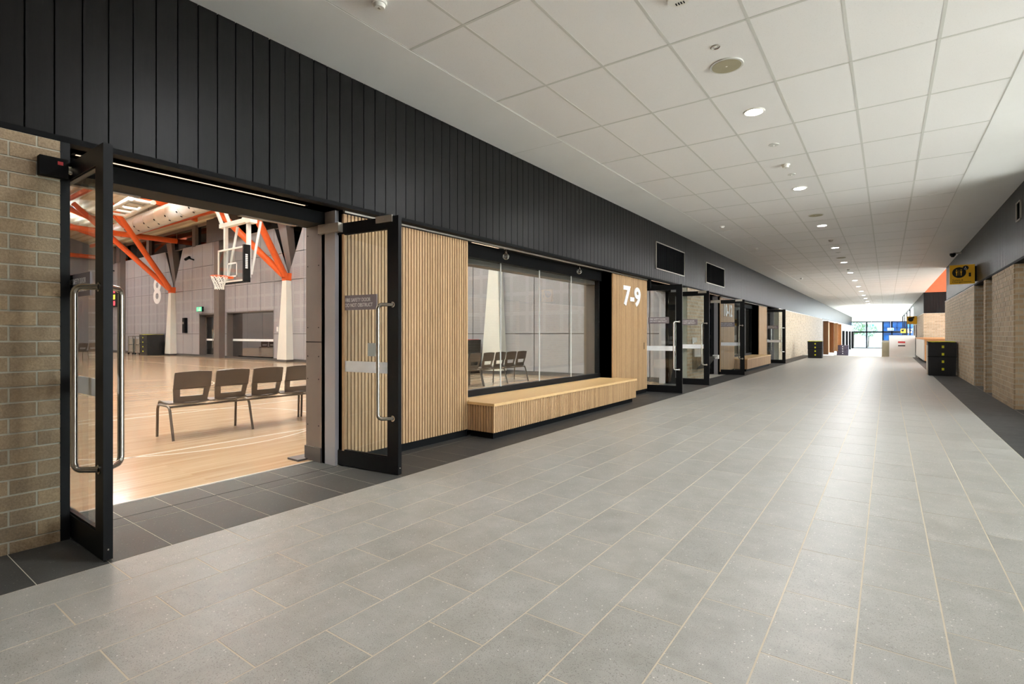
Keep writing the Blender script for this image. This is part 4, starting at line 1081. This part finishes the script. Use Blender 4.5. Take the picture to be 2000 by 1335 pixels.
# ------------------------------------------------------------------ ball bags
def ball_bag(x, y, z, w, d, h, rz, label, body, dots, lip=None, side=None, taper=.03):
    b = empty('ball_bag', label, 'bag', (x, y, z), rz, 'tall square ball bags')
    m = MB(); nz = 8; n = 6
    def ring(t):
        k = 1 - taper * (1 - t) * 2; pts = []
        for (a, c) in ((-1, -1), (1, -1), (1, 1), (-1, 1)):
            nx = {(-1, -1): (1, -1), (1, -1): (1, 1), (1, 1): (-1, 1), (-1, 1): (-1, -1)}[(a, c)]
            for i in range(n):
                s_ = i / n; px, py = a + (nx[0] - a) * s_, c + (nx[1] - c) * s_; bl = 1 + .05 * math.sin(PI * s_) * math.sin(PI * t) + random.uniform(-.008, .008)
                pts.append((px * w / 2 * k * bl, py * d / 2 * k * bl, t * h * (1 + (random.uniform(-.012, .012) if t > .9 else 0))))
        return pts
    R_ = [ring(j / nz) for j in range(nz + 1)]; L = 4 * n
    m.add([p for r in R_ for p in r], [(j * L + i, j * L + (i + 1) % L, (j + 1) * L + (i + 1) % L, (j + 1) * L + i) for j in range(nz) for i in range(L)] + [tuple(range(L - 1, -1, -1)), tuple(nz * L + i for i in range(L))], False)
    m.build('bag_body', body, b)
    if dots:
        for i in range(4):
            zz = h * (.86 - .22 * i)
            MB().box(-.01, .045, -d / 2 * 1.06 - .004, -d / 2 * .9, zz - .036, zz + .036).build('webbing_tab', dots, b)
    if lip: MB().tube([(px * w / 2 * .9, py * d / 2 * .9, h * 1.0) for px, py in ((-1, -1), (1, -1), (1, 1), (-1, 1), (-1, -1))], .018, 6).build('piping', lip, b)
    MB().box(-w / 2 * 1.02, w / 2 * 1.02, -d / 2 * 1.055, -d / 2 * 1.0, h * .56, h * .575).build('seam_strap', M['matt_black'], b)
    if side: MB().box(-w / 2 * 1.03, -w / 2 * .98, -d / 2, d / 2, .03, h * .9).build('side_mesh', side, b)
    return b
ball_bag(1.325, 20.2, 0, .66, .6, 1.0, 0, 'large black ball bag with yellow tabs against the brick block', M['bag'], M['lemon'], M['lemon'], M['silver'])
MB_top = MB()
ball_bag(-3.0, 31.0, 0, .66, .6, .86, 0, 'black ball bag standing by the far brick wall', M['bag'], M['lemon'], M['lemon'], None)
ball_bag(-3.35, 57.5, -.75, .95, .8, .95, 0, 'purple grey ball bag down on the ramp', M['bag_purple'], M['print_white'], None, None)
ball_bag(-35.0, 12.35, 0, 1.15, .9, 1.2, 0, 'black ball bag with yellow tabs beside the cream column', M['bag'], M['lemon'], M['lemon'], None)
ball_bag(-10.95, 12.45, 0, .9, .8, 1.05, 0, 'black and red ball bag behind the viewing window', M['bag'], M['print_red'], M['print_red'], None)
for xx, lab in ((-37.35, 'silver ball trolley farther from the cream column'), (-36.3, 'silver ball trolley next to the black bag in the hall')):
    tr = empty('ball_trolley', lab, 'trolley', (xx, 12.35, 0), 0, 'silver ball trolleys'); m = MB()
    for a in (-.35, .35):
        for c in (-.3, .3): m.cyl((a, c, .1), (a, c, 1.1), .03, .03, 6)
    for z in (.15, .6, 1.1):
        m.box(-.37, .37, -.32, -.28, z - .02, z + .02); m.box(-.37, .37, .28, .32, z - .02, z + .02); m.box(-.37, -.33, -.3, .3, z - .02, z + .02); m.box(.33, .37, -.3, .3, z - .02, z + .02)
    m.build('trolley_frame', M['steel'], tr); MB().box(-.33, .33, -.28, .28, .15, .95).build('mesh_basket', M['silver'], tr)
    wl_ = MB()
    for a in (-.35, .35): wl_.cyl((a, -.33, .06), (a, -.27, .06), .06, .06, 12)
    wl_.build('castor', M['matt_black'], tr)

# ------------------------------------------------------------------ far end: timber reveals, bulkhead, glazed entrance, outside
for a, b, xo, lab in ((47.0, 52.2, .32, 'nearer dark timber portal on the white wall'), (56.5, 61.5, .32, 'farther timber portal on the white wall')):
    tp = empty('timber_portal', lab, 'portal', (XLB + .003, a, 0), 0, 'timber portals on the far white wall')
    MB().box(-.02, xo, 0, .06, -.35, 2.25).build('side_board', M['timber'], tp); MB().box(-.02, xo, b - a - .06, b - a, -.35, 2.25).build('side_board', M['timber'], tp); MB().box(-.02, xo, 0, b - a, 2.19, 2.25).build('head_board', M['timber'], tp); MB().box(-.02, .01, .06, b - a - .06, -.35, 2.19).build('backing_board', M['timber_orange'], tp)
for i in range(4):
    y = 68 + 6 * i
    o = empty('door_portal', '%s black portal on the white wall near the glazed entrance' % ords[i], 'portal', (XLB + .003, y, 0), 0, 'black door portals on the far wall')
    MB().box(-.02, .22, 0, .14, -.75, 1.6).build('jamb', M['matt_black'], o); MB().box(-.02, .05, .14, 1.3, -.75, 1.6).build('door_panel', M['charcoal'], o)
bh = MB().box(.11, 1.25, 36.0, 44, -.75, 1.15).build('balustrade_wall', M['white']); tag(bh, 'white bulkhead with a small printed notice', 'bulkhead')
MB().box(.50, .82, 35.994, 36.0, .74, .83).build('notice_red_line', M['print_red'], bh); MB().box(.50, .82, 35.994, 36.0, .56, .62).build('notice_black_line', M['print_black'], bh)
ch = MB().box(-.24, .105, 36.2, 46, -.75, .78).build('balustrade_end', M['cream_wall']); tag(ch, 'olive cream ramp wall beside the white bulkhead', 'bulkhead')
en = empty('window_5', 'glazed entrance wall at the end of the corridor', 'window', (0, 88, 0), 0, None, 'structure')
f = MB()
for x in (-4.2, -2.3, -.45, .55, 2.1): f.box(x - .08, x + .08, 0, .12, -.75, 2.95)
f.box(-4.2, 2.2, 0, .12, 1.42, 1.62); f.box(-4.2, 2.2, 0, .12, 2.88, 3.0); f.box(-4.2, 2.2, 0, .12, -.75, -.66); f.build('window_frame', M['charcoal'], en)
for a, b in ((-4.15, -2.35), (-2.25, -.5), (-.4, .5), (.6, 2.05)):
    MB().box(a, b, .05, .06, -.66, 1.42).build('pane', M['glass_tint'], en); MB().box(a, b, .05, .06, 1.62, 2.88).build('pane', M['glass_tint'], en)
MB().box(-4.6, 6.5, 0, .3, 3.0, ZC + .1).build('head_panel', M['white'], en)
for x, z, lab in ((-2.1, 2.25, 'green exit sign hanging before the glazed entrance'), (.05, 1.72, 'green exit sign over the entrance door')):
    e = empty('exit_sign', lab, 'sign', (x, 86.5, z)); MB().box(0, .7, 0, .08, 0, .34).build('sign_box', M['white'], e); MB().box(.02, .68, -.004, 0, .02, .32).build('sign_face', M['green'], e); MB().cyl((.35, .04, .34), (.35, .04, ZC - z), .015, .015, 6).build('hanger_rod', M['steel'], e); p = MB(); p.box(.1, .18, -.008, -.004, .08, .26); p.box(.3, .42, -.008, -.004, .08, .26); p.build('running_figure', M['print_white'], e)

# outside
gd = MB().box(-120, 140, -80, 240, -1.1, -1.0).build('ground', M['concrete']); tag(gd, 'pale paved ground outside', 'ground', kind='structure')
ob = empty('office_building', 'blue glass building outside the entrance', 'building', (-.6, 112, -1))
MB().box(0, 14, 0, 10, 0, 5.0).build('facade', M['blue_glass'], ob)
m = MB()
for i in range(15): m.box(i - .05, i + .05, -.15, 0, 0, 5)
for z in (1.0, 2.4, 3.3, 4.2): m.box(0, 14, -.15, 0, z - .06, z + .06)
m.box(0, 14, -.3, 0, 2.1, 2.5); m.build('facade_frame', M['navy'], ob)
def tree(x, y, s, label):
    t = empty('tree', label, 'tree', (x, y, -1), 0, 'pale trees outside'); MB().cyl((0, 0, 0), (.1, 0, 2.2 * s), .12 * s, .07 * s, 8).build('trunk', M['bark'], t)
    m = MB()
    for i in range(420):
        a, b, r = random.uniform(0, 2 * PI), random.uniform(-1, 1), random.uniform(.5, 1.0) ** .5 * 1.5 * s
        c = Vector((math.cos(a) * math.sqrt(1 - b * b) * r, math.sin(a) * math.sqrt(1 - b * b) * r, 3.2 * s + b * r * .9)); u_ = Vector((random.uniform(-1, 1), random.uniform(-1, 1), random.uniform(-1, 1))).normalized(); v_ = u_.orthogonal().normalized()
        k = .14 * s; m.add([c + u_ * k, c + v_ * k * .5, c - u_ * k, c - v_ * k * .5], [(0, 1, 2, 3)])
    stuff(m.build('crown', M['leaf'], t))
tree(-4.6, 104, 1.1, 'pale tree outside at the edge of the entrance glass'); tree(-2.6, 107, .9, 'smaller pale tree outside beside the blue building')

# side glazing added out of view opposite the viewing window to bring in daylight
sg_ = empty('window_6', 'unseen side glazing added across from the viewing window for daylight', 'window', (XRC, 0, 0), 0, None, 'structure')
f = MB(); y0, y1 = 2.78, 10.5
for y in (2.78, 4.7, 6.62, 8.54, 10.44): f.box(0, .1, y, y + .06, 0, ZC)
f.box(0, .1, y0, y1, 2.4, 2.48); f.box(0, .1, y0, y1, 0, .08); f.box(0, .1, y0, y1, ZC - .08, ZC); f.build('window_frame', M['charcoal'], sg_)
for i in range(4):
    a = 2.84 + 1.92 * i; b = a + 1.86 if i < 3 else 10.44
    MB().box(.04, .05, a, b, .08, 2.4).build('pane', M['glass_soft'], sg_); MB().box(.04, .05, a, b, 2.48, ZC - .08).build('pane', M['glass_soft'], sg_)
wn = MB(); wn.box(XRC, 6.5, -6, 2.78, 0, ZC + .1); wn.box(-4.7, 6.5, -6.3, -6, 0, ZC + .3)
tag(wn.build('wall_near', M['brickfield']), 'brick walls behind the camera', 'wall', kind='structure')
print('objects', len(bpy.data.objects))
